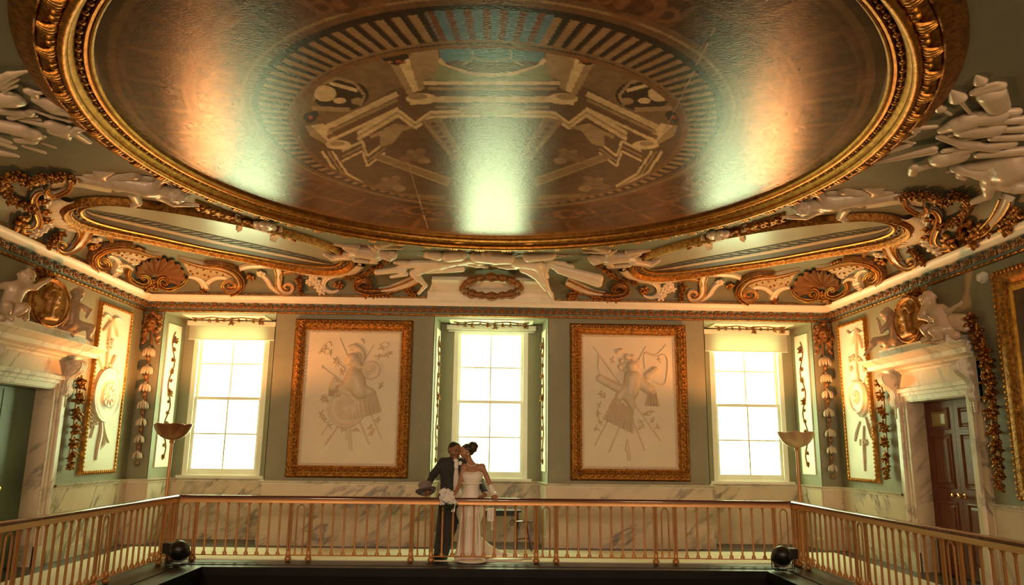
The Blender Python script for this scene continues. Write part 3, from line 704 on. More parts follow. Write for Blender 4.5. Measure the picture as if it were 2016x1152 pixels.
def railing(label, a, b, posts, ends):
    a = Vector(a); b = Vector(b); d = (b-a); L = d.length; d /= L; rz = math.atan2(d.y, d.x)
    t = thing('railing', label, 'railing', (*((a+b)/2), 0)); R_ = Matrix.Rotation(rz, 4, 'Z')
    def bar(nm, z0, z1, w, mt, e=0.0, bev=.01):
        k = MB(); n = Vector((-d.y, d.x))
        prof = [(-w, z0), (w, z0), (w, z1-bev), (w-bev, z1), (-w+bev, z1), (-w, z1-bev)]
        vs = []
        for p, s in ((a, -1), (b, 1)):
            for u, z in prof:
                q = p+d*s*e+n*u; ext = 0
                vs.append((q.x, q.y, z))
        m_ = len(prof); k.add(vs, [(i, (i+1) % m_, m_+(i+1) % m_, m_+i) for i in range(m_)]+[tuple(range(m_-1, -1, -1)), tuple(range(m_, 2*m_))])
        return k.build(nm, mt, t, True)
    bar('bottom_rail', .092, .108, .026, M['bronze'], .0)
    bar('rail_fascia', BZ1, .892, .032, M['bronze'], .03)
    bar('handrail', .890, .925, .05, M['mahogany'], .048, .014)
    def put(nm, me, u): p = a+d*u; place(nm, me, t, Matrix.Translation((p.x, p.y, 0)) @ R_)
    prev = 0.0
    stops = []
    for c_ in posts: stops += [(c_-.146, c_+.146)]
    cur = 0.0
    for (p, q) in stops+[(L, L)]:
        if p-cur > .25:
            n = max(1, round((p-cur)/.159)); st = (p-cur)/n
            for i in range(1, n): put('baluster', BAL, cur+st*i)
        if q > p:
            for u in (p, q): put('newel', NEW, u); put('ball_foot', BALL, u)
            put('hairpin', HAIR, (p+q)/2)
        cur = q
    for u in ends: put('newel', NEW, u); put('ball_foot', BALL, u)
    if ends:
        for u in ends: put('hairpin', HAIR, .146 if u < 1 else L-.146)
    return t
xs_p = [-4.53+.146, -2.73, -.965, .855, 2.61, 4.53-.146]
railing('long brass railing with dark wooden handrail facing the camera, under the couple', (-RAIL_X, RAIL_Y), (RAIL_X, RAIL_Y), [x+RAIL_X for x in xs_p], [])
for s, nm in ((-1, 'brass railing with dark wooden handrail running along the left side of the well'), (1, 'brass railing with dark wooden handrail running along the right side of the well')):
    railing(nm, (s*RAIL_X, RAIL_Y-.101), (s*RAIL_X, 2.9), [.19, 1.95, 3.80, 5.66, 7.5], [])

# ================================================================== torchere lamps
LAMPSPEC = []
def torchere(x, y, label, shade_c, watts):
    t = thing('floor_lamp', label, 'lamp', (x, y, 0))
    k = MB(); k.lathe([(0, .018), (.17, .018), (.175, .03), (.16, .045), (.06, .06), (.03, .09), (.0, .09)], 24, (x, y, 0)); k.build('base', M['bronze'], t, True)
    k = MB(); k.tube([(x, y, .08), (x, y, 1.70)], .024, 12); k.build('pole', M['bronze'], t, True)
    k = MB(); k.lathe([(.03, 1.66), (.04, 1.68), (.03, 1.70), (.045, 1.72)], 14, (x, y, 0)); k.build('collar', M['bronze'], t, True)
    for p in range(6):                          # overlapping petals make the bowl
        k = MB(); nU, nV = 9, 9; a0 = 2*PI*p/6; vs = []; hw = PI/6*1.12
        for side in (0, 1):
            for i in range(nU+1):
                u = -1+2*i/nU
                for j in range(nV+1):
                    v = j/nV; ph = v*1.32; R_ = .295; r_ = R_*math.sin(ph)**.9; z_ = 1.71+.285*(1-math.cos(ph))*1.15
                    tip = 1-.10*(u*u)*v**3; z_ = 1.71+(z_-1.71)*tip; rr = r_*(1-.05*u*u)+.004*(p % 2)
                    if side: rr = max(rr-.008, .004)
                    q = a0+u*hw; vs.append((x+rr*math.cos(q), y+rr*math.sin(q), z_+(.005 if side else 0)))
        m_ = (nU+1)*(nV+1); fs = []
        for sd in (0, 1):
            for i in range(nU):
                for j in range(nV):
                    q = (sd*m_+i*(nV+1)+j, sd*m_+(i+1)*(nV+1)+j, sd*m_+(i+1)*(nV+1)+j+1, sd*m_+i*(nV+1)+j+1); fs.append(q if sd == 0 else q[::-1])
        for i in range(nU): fs.append((i*(nV+1)+nV, (i+1)*(nV+1)+nV, m_+(i+1)*(nV+1)+nV, m_+i*(nV+1)+nV))
        for i in (0, nU):
            for j in range(nV): fs.append((i*(nV+1)+j, i*(nV+1)+j+1, m_+i*(nV+1)+j+1, m_+i*(nV+1)+j))
        k.add(vs, fs); k.build('petal', shade_c, t, True)
    k = MB(); k.ellip((x, y, 1.90), (.03, .03, .055), 12, 8); k.build('bulb', M['bulb'], t, True)
    k = MB(); k.tube([(x, y, 1.72), (x, y, 1.86)], .018, 8); k.build('lamp_holder', M['black'], t, True)
    lt = bpy.data.lights.new('lamp_light', 'SPOT'); lt.energy = watts; lt.color = LAMP_COLOUR; lt.shadow_soft_size = .08; lt.spot_size = math.radians(158); lt.spot_blend = .35
    lo = bpy.data.objects.new('lamp_light', lt); COL.objects.link(lo); lo.location = (x, y, 1.985); lo.rotation_euler = (PI, 0, 0); lo.parent = t; lo.matrix_parent_inverse = wm(t).inverted()
M['petal_dark'] = mat('brown_lacquered_shade', (.30, .12, .05), .35, .5, var=.1)
M['petal_pale'] = mat('pale_bronze_shade', (.62, .42, .24), .35, .4, var=.1)
torchere(-4.90, 11.98, 'tall floor lamp with brown petal bowl in front of the left window', M['petal_dark'], LAMP_WATTS)
torchere(4.85, 11.98, 'tall floor lamp with pale bronze petal bowl in front of the right window', M['petal_pale'], LAMP_WATTS)
# ================================================================== things on the walls
def frame_ring(name, c, hw, hh, prof, mt, parent, fn, smooth=True):
    # moulding swept round a rectangle; c=(u,z) centre, prof list of (outward offset, height off the wall); fn(u, d, z)
    mb = MB(); n = len(prof); cs = [(-1, -1), (1, -1), (1, 1), (-1, 1)]
    for sx, sz in cs:
        for o, d in prof: mb.v.append(tuple(fn(c[0]+sx*(hw+o), d, c[1]+sz*(hh+o))))
    for i in range(4):
        for j in range(n-1): mb.f.append((i*n+j, i*n+j+1, ((i+1) % 4)*n+j+1, ((i+1) % 4)*n+j))
    return mb.build(name, mt, parent, smooth)
def blob_row(name, me, parent, c, hw, hh, step, fn, d, rots):   # little carved pieces all round a rectangle
    n1 = max(1, round(2*hw/step)); n2 = max(1, round(2*hh/step))
    for i in range(n1):
        u = c[0]-hw+(i+.5)*2*hw/n1
        for z in (c[1]-hh, c[1]+hh): place(name, me, parent, Matrix.Translation(fn(u, d, z)) @ rots[0])
    for i in range(n2):
        z = c[1]-hh+(i+.5)*2*hh/n2
        for u in (c[0]-hw, c[0]+hw): place(name, me, parent, Matrix.Translation(fn(u, d, z)) @ rots[1])
FB = lambda u, d, z: Vector((u, YB-d, z))
def FS(s): return lambda u, d, z: Vector((s*(XW-d), u, z))
M['relief'] = mat('pale_relief_plaster', (.74, .64, .47), .5, var=.04, scale=3)
M['reliefshade'] = mat('shaded_relief_plaster', (.67, .545, .38), .45, var=.06, scale=8)  # same plaster as the panel, relief shading put in as a darker tone
# ---- the two big framed reliefs
rope = MB().ellip((0, 0, 0), (.012, .012, .03), 6, 4, Matrix.Rotation(.5, 3, 'Y')).mesh('rope_twist', M['reliefshade'], True)
crn = MB()
for a in (0, .55, 1.1, 1.65, -.55): 
    R_ = Matrix.Rotation(a-.55, 4, 'Y'); crn.ellip(R_ @ Vector((0, -.02, .07)), (.028, .03, .075), 7, 5, R_.to_3x3())
crn = crn.mesh('corner_leaf', M['giltdark'], True)
frl = MB().ellip((0, 0, 0), (.05, .024, .03), 7, 5).ellip((.03, -.008, .035), (.022, .02, .026), 6, 4).ellip((-.03, -.008, .035), (.022, .02, .026), 6, 4).mesh('carved_leaf', M['giltdark'], True)
def big_relief(cx, label):
    cz = 2.49; hw, hh = .845, 1.175
    t = thing('framed_relief', label, 'relief', (cx, YB, 1.12))
    k = MB(); k.box((cx-hw-.03, YB-.03, cz-hh-.03), (cx+hw+.03, YB, cz+hh+.03)); k.build('relief_panel', M['relief'], t)
    fr = frame_ring('frame', (cx, cz), hw, hh, [(0, .03), (-.005, .05), (.015, .06), (.03, .055), (.05, .075), (.09, .10), (.125, .105), (.15, .09), (.17, .095), (.195, .07), (.2, 0)], M['giltdark'], t, FB)
    blob_row('carved_leaf', frl, fr, (cx, cz), hw+.105, hh+.105, .115, FB, .10, (Matrix.Identity(4), Matrix.Rotation(PI/2, 4, 'Y')))
    for sx in (-1, 1):
        for sz in (-1, 1): place('corner_leaf', crn, fr, Matrix.Translation(FB(cx+sx*(hw+.13), .085, cz+sz*(hh+.13))) @ Matrix.Rotation({(1, 1): -2.356, (-1, 1): 2.356, (1, -1): -.785, (-1, -1): .785}[(sx, sz)], 4, 'Y'))
    blob_row('rope_twist', rope, t, (cx, cz), hw-.03, hh-.03, .05, FB, .036, (Matrix.Rotation(PI/2, 4, 'Y'), Matrix.Identity(4)))
    return t
def pB(crop, sc, off): return lambda x, y: onY(off[0]+x/sc, off[1]+y/sc, YB-.03)
def low_relief(t, f, items):
    mt = M['reliefshade']
    for it in items:
        nm, kind = it[0], it[1]
        if kind == 'rod':
            a, b, w = f(*it[2]), f(*it[3]), it[4]; k = MB(); k.tube([a+Vector((0, -.004, 0)), (a+b)/2+Vector((0, -.008, 0)), b+Vector((0, -.004, 0))], [w, w, w*.7], 7)
            if len(it) > 5: k.ellip(b, (w*2, w*1.4, w*3), 7, 5)
            k.build(nm, mt, t, True)
        elif kind == 'disc':
            c, r = f(*it[2]), it[3]; k = MB(); k.lathe([(0, -.045), (r*.18, -.05), (r*.25, -.036), (r*.45, -.04), (r*.5, -.03), (r*.86, -.026), (r*.9, -.036), (r*.97, -.034), (r, 0)], 28, tuple(c), 'y'); k.build(nm, mt, t, True)
        elif kind == 'sdf':
            P0 = [('c', np.array(f(*a)), np.array(f(*b)), ra, rb2, .03) if q == 'c' else None for q, a, b, ra, rb2 in it[2]]
            sq = it[3] if len(it) > 3 else .5
            def fl(v, sq=sq): v = v.copy(); v[:, 1] = np.minimum(YB-.03+.004, YB-.03+(v[:, 1]-(YB-.03))*sq); return v
            solid(nm, P0, .014, mt, t, floor=fl)
        elif kind == 'skirt':
            tl, tr, bl, br, n = [f(*q) for q in it[2][:4]]+[it[2][4]]
            for i in range(n):
                a0, a1 = (i+.08)/n, (i+.92)/n; k = MB()
                top = [tl.lerp(tr, a0), tl.lerp(tr, (a0+a1)/2), tl.lerp(tr, a1)]; bot = [bl.lerp(br, a0), bl.lerp(br, (a0+a1)/2), bl.lerp(br, a1)]; L = []
                for s_, row in enumerate((top, bot)):
                    for j, p in enumerate(row): L.append(p+Vector((0, (-.030 if j == 1 else -.006)-.02*s_, 0)))
                m_ = [p.lerp(q, .5) for p, q in zip(L[:3], L[3:])]
                V6 = L[:3]+L[3:]+[p+Vector((0, .05, 0)) for p in L]
                k.add(V6, [(0, 1, 4, 3), (1, 2, 5, 4), (3, 4, 10, 9), (4, 5, 11, 10), (0, 3, 9, 6), (2, 8, 11, 5), (0, 6, 7, 1), (1, 7, 8, 2)]); k.build(nm, mt, t, False)
        elif kind == 'leaf':
            for q, (x, y) in enumerate(it[2]):
                c = f(x, y); k = MB(); r = it[3]
                for m_, a in enumerate(np.linspace(0, 2*PI, 7, False)+q*.7):
                    R_ = Matrix.Rotation(a+.35*math.sin(3*m_+q), 4, 'Y'); l_ = r*(1.25, .55, .9)[(m_+q) % 3]; k.ellip(c+R_ @ Vector((l_*.6, 0, 0)), (l_*.6, r*.34, r*.24), 6, 4, R_.to_3x3())
                k.ellip(c, (r*.35, r*.4, r*.35), 7, 5)
                k.build(nm, mt, t, True)
        elif kind == 'curve':
            P = cr([tuple(f(*q)+Vector((0, -.006, 0))) for q in it[2]], 5); n = len(P); k = MB(); k.tube(P, [it[3]*(1-.5*abs(2*i/(n-1)-1)) for i in range(n)], 6); k.build(nm, mt, t, True)
t = big_relief(-2.44, 'gilt framed plaster relief of armour with round shield, left of the centre window')
f = pB(0, 3.03, (550, 600))
low_relief(t, f, [
 ('spear', 'rod', (250, 780), (560, 240), .012), ('spear', 'rod', (270, 840), (420, 620), .016), ('spear', 'rod', (610, 805), (360, 200), .012), ('spear', 'rod', (535, 835), (440, 600), .014), ('spear', 'rod', (430, 860), (415, 700), .016),
 ('spear', 'rod', (450, 520), (255, 372), .012, 1),
 ('shield', 'disc', (400, 620), .335), ('shield', 'disc', (545, 390), .17),
 ('cuirass', 'sdf', [('c', (450, 440), (480, 520), .17, .14), ('c', (400, 480), (545, 520), .10, .07), ('c', (440, 400), (430, 450), .10, .13), ('c', (370, 505), (420, 540), .07, .05)], .8),
 ('sleeve', 'sdf', [('c', (330, 450), (320, 490), .06, .08), ('c', (360, 470), (330, 470), .05, .05)], .6),
 ('sleeve_strap', 'skirt', ((295, 480), (365, 485), (288, 545), (372, 552), 5)), ('skirt_strap', 'skirt', ((415, 575), (575, 510), (418, 690), (612, 640), 9)),
 ('helmet', 'sdf', [('c', (440, 330), (455, 345), .13, .10), ('c', (475, 370), (470, 385), .07, .04), ('c', (400, 350), (395, 335), .03, .02)], .9),
 ('plume', 'sdf', [('c', (425, 258), (430, 262), .06, .05), ('c', (450, 250), (470, 265), .06, .06), ('c', (480, 265), (500, 300), .055, .05), ('c', (500, 310), (492, 340), .04, .03), ('c', (490, 215), (500, 225), .04, .03)], .7),
 ('foliage', 'leaf', [(270, 265), (300, 290), (330, 330), (350, 345), (370, 400), (250, 280), (610, 260), (630, 300), (590, 310), (650, 290), (260, 555), (280, 570), (250, 650), (265, 680), (300, 720), (380, 745), (455, 745), (545, 730), (585, 690), (550, 765), (605, 480)], .055),
 ('ribbon', 'curve', [(230, 290), (270, 240), (300, 225), (310, 250)], .014), ('ribbon', 'curve', [(600, 240), (630, 225), (650, 240), (630, 262)], .014), ('ribbon', 'curve', [(320, 350), (360, 360), (390, 390), (360, 420)], .02),
 ('tassel', 'sdf', [('c', (415, 745), (425, 860), .02, .03), ('c', (400, 740), (398, 800), .015, .02)], .7)])
t = big_relief(2.455, 'gilt framed plaster relief of armour with quiver and pleated skirt, right of the centre window')
f = pB(0, 3.03, (1100, 600))
low_relief(t, f, [
 ('spear', 'rod', (215, 840), (520, 250), .013), ('spear', 'rod', (300, 880), (400, 640), .014), ('spear', 'rod', (610, 815), (205, 245), .013), ('spear', 'rod', (515, 870), (440, 680), .014), ('bow', 'curve', [(515, 385), (512, 290), (580, 300), (640, 240)], .012), ('bow', 'curve', [(520, 290), (580, 310), (630, 300), (650, 350), (630, 475), (560, 455)], .014),
 ('quiver', 'sdf', [('c', (245, 440), (360, 500), .075, .085)], .6), ('arrow_case', 'sdf', [('c', (530, 425), (575, 395), .07, .08)], .6),
 ('cuirass', 'sdf', [('c', (440, 440), (430, 520), .16, .14), ('c', (480, 460), (530, 500), .10, .10), ('c', (400, 500), (360, 550), .10, .08), ('c', (420, 560), (440, 600), .10, .07)], .8),
 ('sleeve', 'sdf', [('c', (545, 500), (560, 520), .07, .06)], .6), ('sleeve_strap', 'skirt', ((530, 520), (585, 525), (512, 603), (600, 607), 5)), ('skirt_strap', 'skirt', ((325, 555), (450, 632), (262, 680), (445, 770), 9)),
 ('helmet', 'sdf', [('c', (435, 370), (440, 390), .11, .09), ('c', (395, 390), (400, 400), .04, .03)], .9),
 ('plume', 'sdf', [('c', (375, 335), (378, 340), .05, .05), ('c', (405, 310), (410, 314), .055, .055), ('c', (440, 315), (446, 322), .055, .05), ('c', (470, 340), (480, 360), .05, .045), ('c', (365, 372), (370, 380), .045, .04), ('c', (350, 280), (375, 272), .045, .04)], .7),
 ('foliage', 'leaf', [(250, 530), (270, 545), (240, 600), (235, 650), (245, 700), (225, 740), (490, 700), (520, 650), (550, 640), (490, 730), (560, 690), (590, 730), (320, 330), (600, 330)], .05),
 ('ribbon', 'curve', [(215, 260), (240, 300), (235, 380), (260, 430)], .012), ('ribbon', 'curve', [(400, 440), (440, 470), (500, 440)], .016),
 ('tassel', 'sdf', [('c', (410, 810), (420, 920), .02, .035), ('c', (405, 830), (400, 870), .014, .02)], .7)])

# ---- narrow trophy panels on the side walls
M['pwhite'] = mat('white_panel_ground', (.80, .77, .62), .5, var=.04)
def side_panel(s, u0, u1, label, traces, f):
    F_ = FS(s); cu, cz = (u0+u1)/2, 2.51; hw, hh = (u1-u0)/2-.05, 1.29
    t = thing('trophy_panel', label, 'relief', (s*XW, cu, 1.17))
    k = MB(); k.box(F_(cu-hw-.02, 0, cz-hh-.02), F_(cu+hw+.02, .035, cz+hh+.02)); k.build('panel_ground', M['pwhite'], t)
    fr = frame_ring('frame', (cu, cz), hw, hh, [(-.005, .035), (0, .05), (.018, .06), (.04, .05), (.05, 0)], M['gilt'], t, F_)
    gd = MB().ellip((0, 0, 0), (.012, .015, .026), 6, 4).mesh('gadroon', M['gilt'], True)
    blob_row('gadroon', gd, fr, (cu, cz), hw+.012, hh+.012, .062, F_, .058, (Matrix.Rotation(PI/2, 4, 'Z') @ Matrix.Rotation(PI/2, 4, 'Y') @ Matrix.Rotation(PI/2, 4, 'Y'), Matrix.Rotation(PI/2, 4, 'X')))
    mt = M['plaster']
    for it in traces:
        nm, kind = it[0], it[1]
        if kind == 'disc':
            c = f(*it[2]); r = it[3]; k = MB(); prof = [(0, .09), (r*.12, .095), (r*.2, .07), (r*.42, .075), (r*.47, .055), (r*.85, .045), (r*.9, .06), (r*.97, .055), (r, 0)]
            k.lathe([(a, -s*b) for a, b in prof], 30, tuple(c), 'x'); o = k.build(nm, mt, t, True)
            for a in np.linspace(0, 2*PI, 10, False):
                k = MB(); R_ = Matrix.Rotation(a, 4, 'X'); k.ellip(Vector(c)+Vector((-s*.075, 0, 0))+R_ @ Vector((0, r*.29, 0)), (.012, r*.13, r*.05), 6, 4, R_.to_3x3()); k.build('petal', mt, o, True)
        elif kind == 'rod':
            a, b = Vector(f(*it[2])), Vector(f(*it[3])); o = Vector((-s*.015, 0, 0)); k = MB(); k.tube([a+o, b+o], it[4], 7); k.build(nm, mt, t, True)
        elif kind == 'curve':
            P = cr([tuple(Vector(f(*q))+Vector((-s*.012, 0, 0))) for q in it[2]], 5); n = len(P); k = MB(); k.tube(P, [it[3]*(1-.45*abs(2*i/(n-1)-1)) for i in range(n)], 6); k.build(nm, mt, t, True)
        elif kind == 'leaf':
            for q, (x, y) in enumerate(it[2]):
                c = Vector(f(x, y))+Vector((-s*.012, 0, 0)); k = MB(); r = it[3]
                for a in np.linspace(0, 2*PI, 5, False)+q*.7:
                    R_ = Matrix.Rotation(a, 4, 'X'); k.ellip(c+R_ @ Vector((0, r*.6, 0)), (r*.4, r*.6, r*.3), 6, 4, R_.to_3x3())
                k.build(nm, mt, t, True)
fl_ = lambda x, y: onX(x/2.303, 500+y/2.303, -XW+.035)
side_panel(-1, 11.80, 12.88, 'narrow gilt edged panel with round shield trophy on the left wall', [
 ('staff', 'rod', (500, 290), (475, 560), .022), ('spear', 'rod', (440, 460), (475, 560), .016), ('spear', 'rod', (540, 540), (490, 500), .016), ('shield', 'disc', (478, 640), .44),
 ('ribbon', 'curve', [(462, 290), (480, 275), (500, 300), (480, 330), (465, 350)], .03), ('ribbon', 'curve', [(550, 310), (530, 290), (508, 300), (525, 340), (530, 375)], .03), ('bow_knot', 'leaf', [(490, 405), (505, 395), (500, 420)], .05),
 ('feather', 'curve', [(490, 530), (510, 480), (520, 460)], .035), ('foliage', 'leaf', [(420, 720), (412, 740), (432, 760), (415, 775), (428, 740), (495, 515), (520, 570), (535, 580)], .055),
 ('ribbon', 'curve', [(455, 745), (455, 800), (440, 880), (432, 935)], .035), ('ribbon', 'curve', [(465, 745), (470, 800), (490, 855)], .03), ('stick', 'rod', (430, 760), (407, 835), .012), ('tassel', 'curve', [(455, 810), (465, 860), (440, 890)], .035)], fl_)
fr_ = lambda x, y: onX(1620+x/2.303, 500+y/2.303, XW-.035)
side_panel(1, 12.04, 13.04, 'narrow gilt edged panel with lyre and drapery trophy on the right wall', [
 ('staff', 'rod', (152, 340), (160, 600), .02), ('spear', 'rod', (150, 470), (170, 600), .014), ('spear', 'rod', (205, 540), (180, 600), .016),
 ('ribbon', 'curve', [(112, 350), (130, 365), (150, 350), (140, 400), (125, 420)], .03), ('ribbon', 'curve', [(190, 345), (175, 360), (158, 350), (175, 400), (180, 430)], .03), ('foliage', 'leaf', [(125, 480), (140, 470), (165, 480), (130, 520), (175, 490), (190, 520)], .055),
 ('lyre', 'curve', [(140, 580), (180, 590), (205, 640), (200, 700), (180, 735)], .06), ('lyre', 'curve', [(140, 590), (135, 640), (150, 700), (175, 735)], .045), ('string', 'curve', [(140, 640), (170, 660), (205, 690)], .016), ('string', 'curve', [(160, 590), (165, 660), (175, 730)], .016), ('shield', 'disc', (165, 650), .26),
 ('horn', 'curve', [(170, 760), (155, 810), (148, 850)], .022), ('horn', 'curve', [(195, 740), (210, 790), (222, 835)], .03), ('spear', 'rod', (215, 700), (230, 780), .016), ('bow_knot', 'leaf', [(175, 855), (198, 855), (187, 870)], .05), ('tassel', 'curve', [(187, 780), (186, 860), (190, 930), (192, 985)], .028), ('tassel', 'curve', [(182, 880), (185, 940), (195, 980)], .02)], fr_)

# ---- hanging garlands: clusters of leaves on a stem
def cluster(nm, mt, n, r, L, seed, bell=False):
    q = random.Random(seed); k = MB()
    for i in range(n):
        a = 2*PI*i/n*1.0+q.random()*.6
        if bell:                                # drooping husk flower
            p0 = Vector((0, 0, 0)); p1 = Vector((math.cos(a)*r*.8, math.sin(a)*r*.8, -L*.35)); p2 = Vector((math.cos(a)*r, math.sin(a)*r, -L*.95)); k.tube(cr([p0, p1, p2], 3), [.006, .014, .02, .022, .022, .018, .008], 6)
        else:
            el_ = q.uniform(-.2, .9); d = Vector((math.cos(a)*math.cos(el_), math.sin(a)*math.cos(el_), -math.sin(el_)-.25)).normalized()
            c = Vector((0, 0, -L*q.uniform(.1, .75)))+d*r*.55; R_ = d.to_track_quat('Z', 'Y').to_matrix()
            k.ellip(c, (r*.32, r*.22, r*q.uniform(.42, .6)), 6, 5, R_)
    if not bell:
        for i in range(8): k.ellip((q.uniform(-r, r)*.6, q.uniform(-r, r)*.6, -L*q.uniform(.1, .9)), (r*.27,)*3, 7, 5)
    k.tube([(0, 0, .02), (0, 0, -L*.6)], r*.18, 6)
    return k.mesh(nm, mt, True)
CL = [cluster('leaf_cluster', M['giltdark'], 11, .085, .16, 20+i) for i in range(3)]
CB = [cluster('leaf_cluster', M['bronzeleaf'], 11, .085, .16, 40+i) for i in range(3)]
HUSK = [cluster('husk_flower', M['husk'], 11, .085, .15, 60+i, True) for i in range(2)]
def drop_garland(label, pts, mts, size, F_, d, cat='garland', nm='leaf_cluster', name='wall_garland'):
    a = F_(pts[0][0], d, pts[0][1]); t = thing(name, label, cat, a)
    P = [F_(u, d*.55, z) for u, z in pts]; k = MB(); k.tube(cr([tuple(p) for p in P], 3), .012, 6); k.build('stem', M['bronzeleaf'], t, True)
    n = len(pts)
    for i, (u, z) in enumerate(pts):
        sc = size[i] if hasattr(size, '__len__') else size
        place(nm, mts[i % len(mts)], t, Matrix.Translation(F_(u, d, z)) @ Matrix.Rotation(i*1.3, 4, 'Z') @ Matrix.Scale(sc, 4))
    return t
def pts_x(s, L, d=.06): return [(p.y, p.z) for p in (onX(x, y, s*(XW-d)) for x, y in L)]
drop_garland('gilt leaf garland hanging beside the left doorway', pts_x(-1, [(157, 742), (153, 772), (150, 803), (147, 833), (143, 862), (139, 888), (136, 908)]), CL, [1.15, 1.1, 1.1, 1.05, 1, .9, .8], FS(-1), .09)
drop_garland('thin gilt leaf garland hanging between the trophy panel and the right doorway', pts_x(1, [(1731, 745), (1736, 770), (1740, 800), (1742, 830), (1744, 860), (1746, 890), (1748, 915), (1749, 930)]), CL, [.8, .95, 1.05, 1.05, 1, .95, .85, .7], FS(1), .09)
drop_garland('long gilt leaf garland falling from the cherub down the near side of the right doorway', pts_x(1, [(1915, 618), (1928, 645), (1938, 668), (1945, 695), (1950, 728), (1953, 760), (1957, 795), (1961, 828), (1965, 862), (1969, 895), (1972, 922), (1974, 945)]), CL, [1.1, 1.2, 1.25, 1.25, 1.25, 1.2, 1.2, 1.15, 1.1, 1, .9, .8], FS(1), .10)
# ---- masks with husk garlands in the corners of the back wall
def mask_garland(cx, label, zs):
    y = YB-.08; t = thing('mask_garland', label, 'garland', (cx, YB, 1.3))
    z = 3.72; P = [el((cx, y-.02, z), (.095, .09, .13)), el((cx, y-.10, z-.01), (.022, .04, .045)), rc((cx-.05, y-.09, z+.04), (cx+.05, y-.09, z+.04), .022), el((cx, y-.08, z-.085), (.045, .03, .03)), cut(el((cx-.04, y-.105, z+.012), (.022, .03, .013), k=.01)), cut(el((cx+.04, y-.105, z+.012), (.022, .03, .013), k=.01)), cut(el((cx, y-.115, z-.065), (.032, .03, .010), k=.008))]
    solid('mask_face', P, .011, M['bronzeleaf'], t)
    q = random.Random(int(cx*100)); k = MB()
    for i in range(26):
        a = PI*(-.25+1.5*i/25); r = q.uniform(.11, .17); c = (cx+r*math.cos(a), y+q.uniform(-.05, .02), z+r*1.15*math.sin(a)); k.ellip(c, (.04, .035, .04), 6, 4)
    k.build('hair', M['bronzeleaf'], t, True)
    for s in (-1, 1):
        k = MB(); k.tube(cr([(cx+s*.06, y, z-.13), (cx+s*.13, y, z-.2), (cx+s*.10, y, z-.28), (cx+s*.15, y, z-.36)], 5), [.035]*8+[.03]*7+[.012], 7); k.build('ribbon', M['bronzeleaf'], t, True)
    k = MB(); k.tube([(cx, y+.03, z-.1), (cx, y+.03, zs[-1])], .02, 6); k.build('stem', M['bronzeleaf'], t, True)
    kn = MB().ellip((0, 0, 0), (.035, .035, .05), 8, 6).mesh('bud', M['bronzeleaf'], True)
    for i, zz in enumerate(zs):
        place('husk_flower', HUSK[i % 2], t, Matrix.Translation((cx, y-.02, zz)) @ Matrix.Rotation(i*.5, 4, 'Z') @ Matrix.Scale(1.12-.05*i, 4))
        place('bud', kn, t, Matrix.Translation((cx, y-.02, zz-.195)))
zz = [onY(268, y, YB-.1).z for y in (683, 719, 754, 789, 823, 857, 889)]
mask_garland(-5.985, 'bronzed mask with white husk flower garland in the left corner', zz)
mask_garland(5.985, 'bronzed mask with white husk flower garland in the right corner', [onY(1640, y, YB-.1).z for y in (703, 736, 768, 805, 845, 879, 915)])

# ---- ornament strips on the window reveals and soffits
def strip_orn(label, fn, u0, u1, v0, v1, n, horizontal=False):
    c = fn((u0+u1)/2, 0, (v0+v1)/2); t = thing('reveal_ornament', label, 'relief', fn((u0+u1)/2, 0, v0))
    k = MB(); k.prism([(u0, v0), (u1, v0), (u1, v1), (u0, v1)], lambda u, v, d: fn(u, d, v), 0, .02); k.build('panel', M['pwhite'], t)
    q = random.Random(int(u0*77)); ww = (u1-u0)
    P = [] 
    for i in range(n*6+1):
        a = i/(n*6); P.append(tuple(fn((u0+u1)/2+math.sin(a*n*PI)*ww*.16, .03, v0+(v1-v0)*(.05+.9*a))) if not horizontal else tuple(fn(u0+(u1-u0)*(.05+.9*a), .03, (v0+v1)/2+math.sin(a*n*PI)*(v1-v0)*.16)))
    k = MB(); k.tube(P, .010, 6); k.build('stem', M['bronzeleaf'], t, True)
    tot = n*2
    for i in range(tot):
        a = (i+.5)/tot; big = 1.25 if i in (tot-1, tot//2) else q.uniform(.55, .95)
        p = fn((u0+u1)/2, .035, v0+(v1-v0)*(.05+.9*a)) if not horizontal else fn(u0+(u1-u0)*(.05+.9*a), .035, (v0+v1)/2)
        place('leaf_cluster', (CB if i % 2 else CL)[i % 3], t, Matrix.Translation(p) @ Matrix.Rotation(i, 4, 'Z') @ Matrix.Scale(.62*big, 4))
jl = lambda x, s: (lambda u, d, z: Vector((x+s*(d+SPLAY*(u-YB)/NICHE), u, z)))
NY0, NY1 = YB+.16, YB+.62
strip_orn('gilt ornament strip on the left reveal of the left window', jl(NIN[0][0], 1), NY0, NY1, 1.25, 3.78, 6)
strip_orn('gilt ornament strip on the left reveal of the centre window', jl(NIN[1][0], 1), NY0, NY1, 1.25, 3.78, 6)
strip_orn('gilt ornament strip on the right reveal of the centre window', jl(NIN[1][1], -1), NY0, NY1, 1.25, 3.78, 6)
strip_orn('gilt ornament strip on the right reveal of the right window', jl(NIN[2][1], -1), NY0, NY1, 1.25, 3.78, 6)
for (a, b), nm in zip(NIN, ('left', 'centre', 'right')):
    strip_orn('scrolling gilt ornament under the top of the %s window niche' % nm, lambda u, d, v: Vector((u, v, Z_NICHE-d)), a+.25, b-.25, NY0, NY1, 5, True)
k = MB().lathe([(0, 0), (.075, 0), (.075, .03), (.055, .055), (.05, .075), (.0, .08)], 18)
sd = thing('smoke_detector', 'small round white smoke detector high on the right wall', 'smoke detector', onX(1938, 547, XW))
k = MB(); c = onX(1938, 547, XW); k.lathe([(0, 0), (.078, 0), (.078, -.03), (.055, -.05), (.05, -.075), (0, -.08)], 18, tuple(c), 'x'); k.build('housing', M['white'], sd, True)
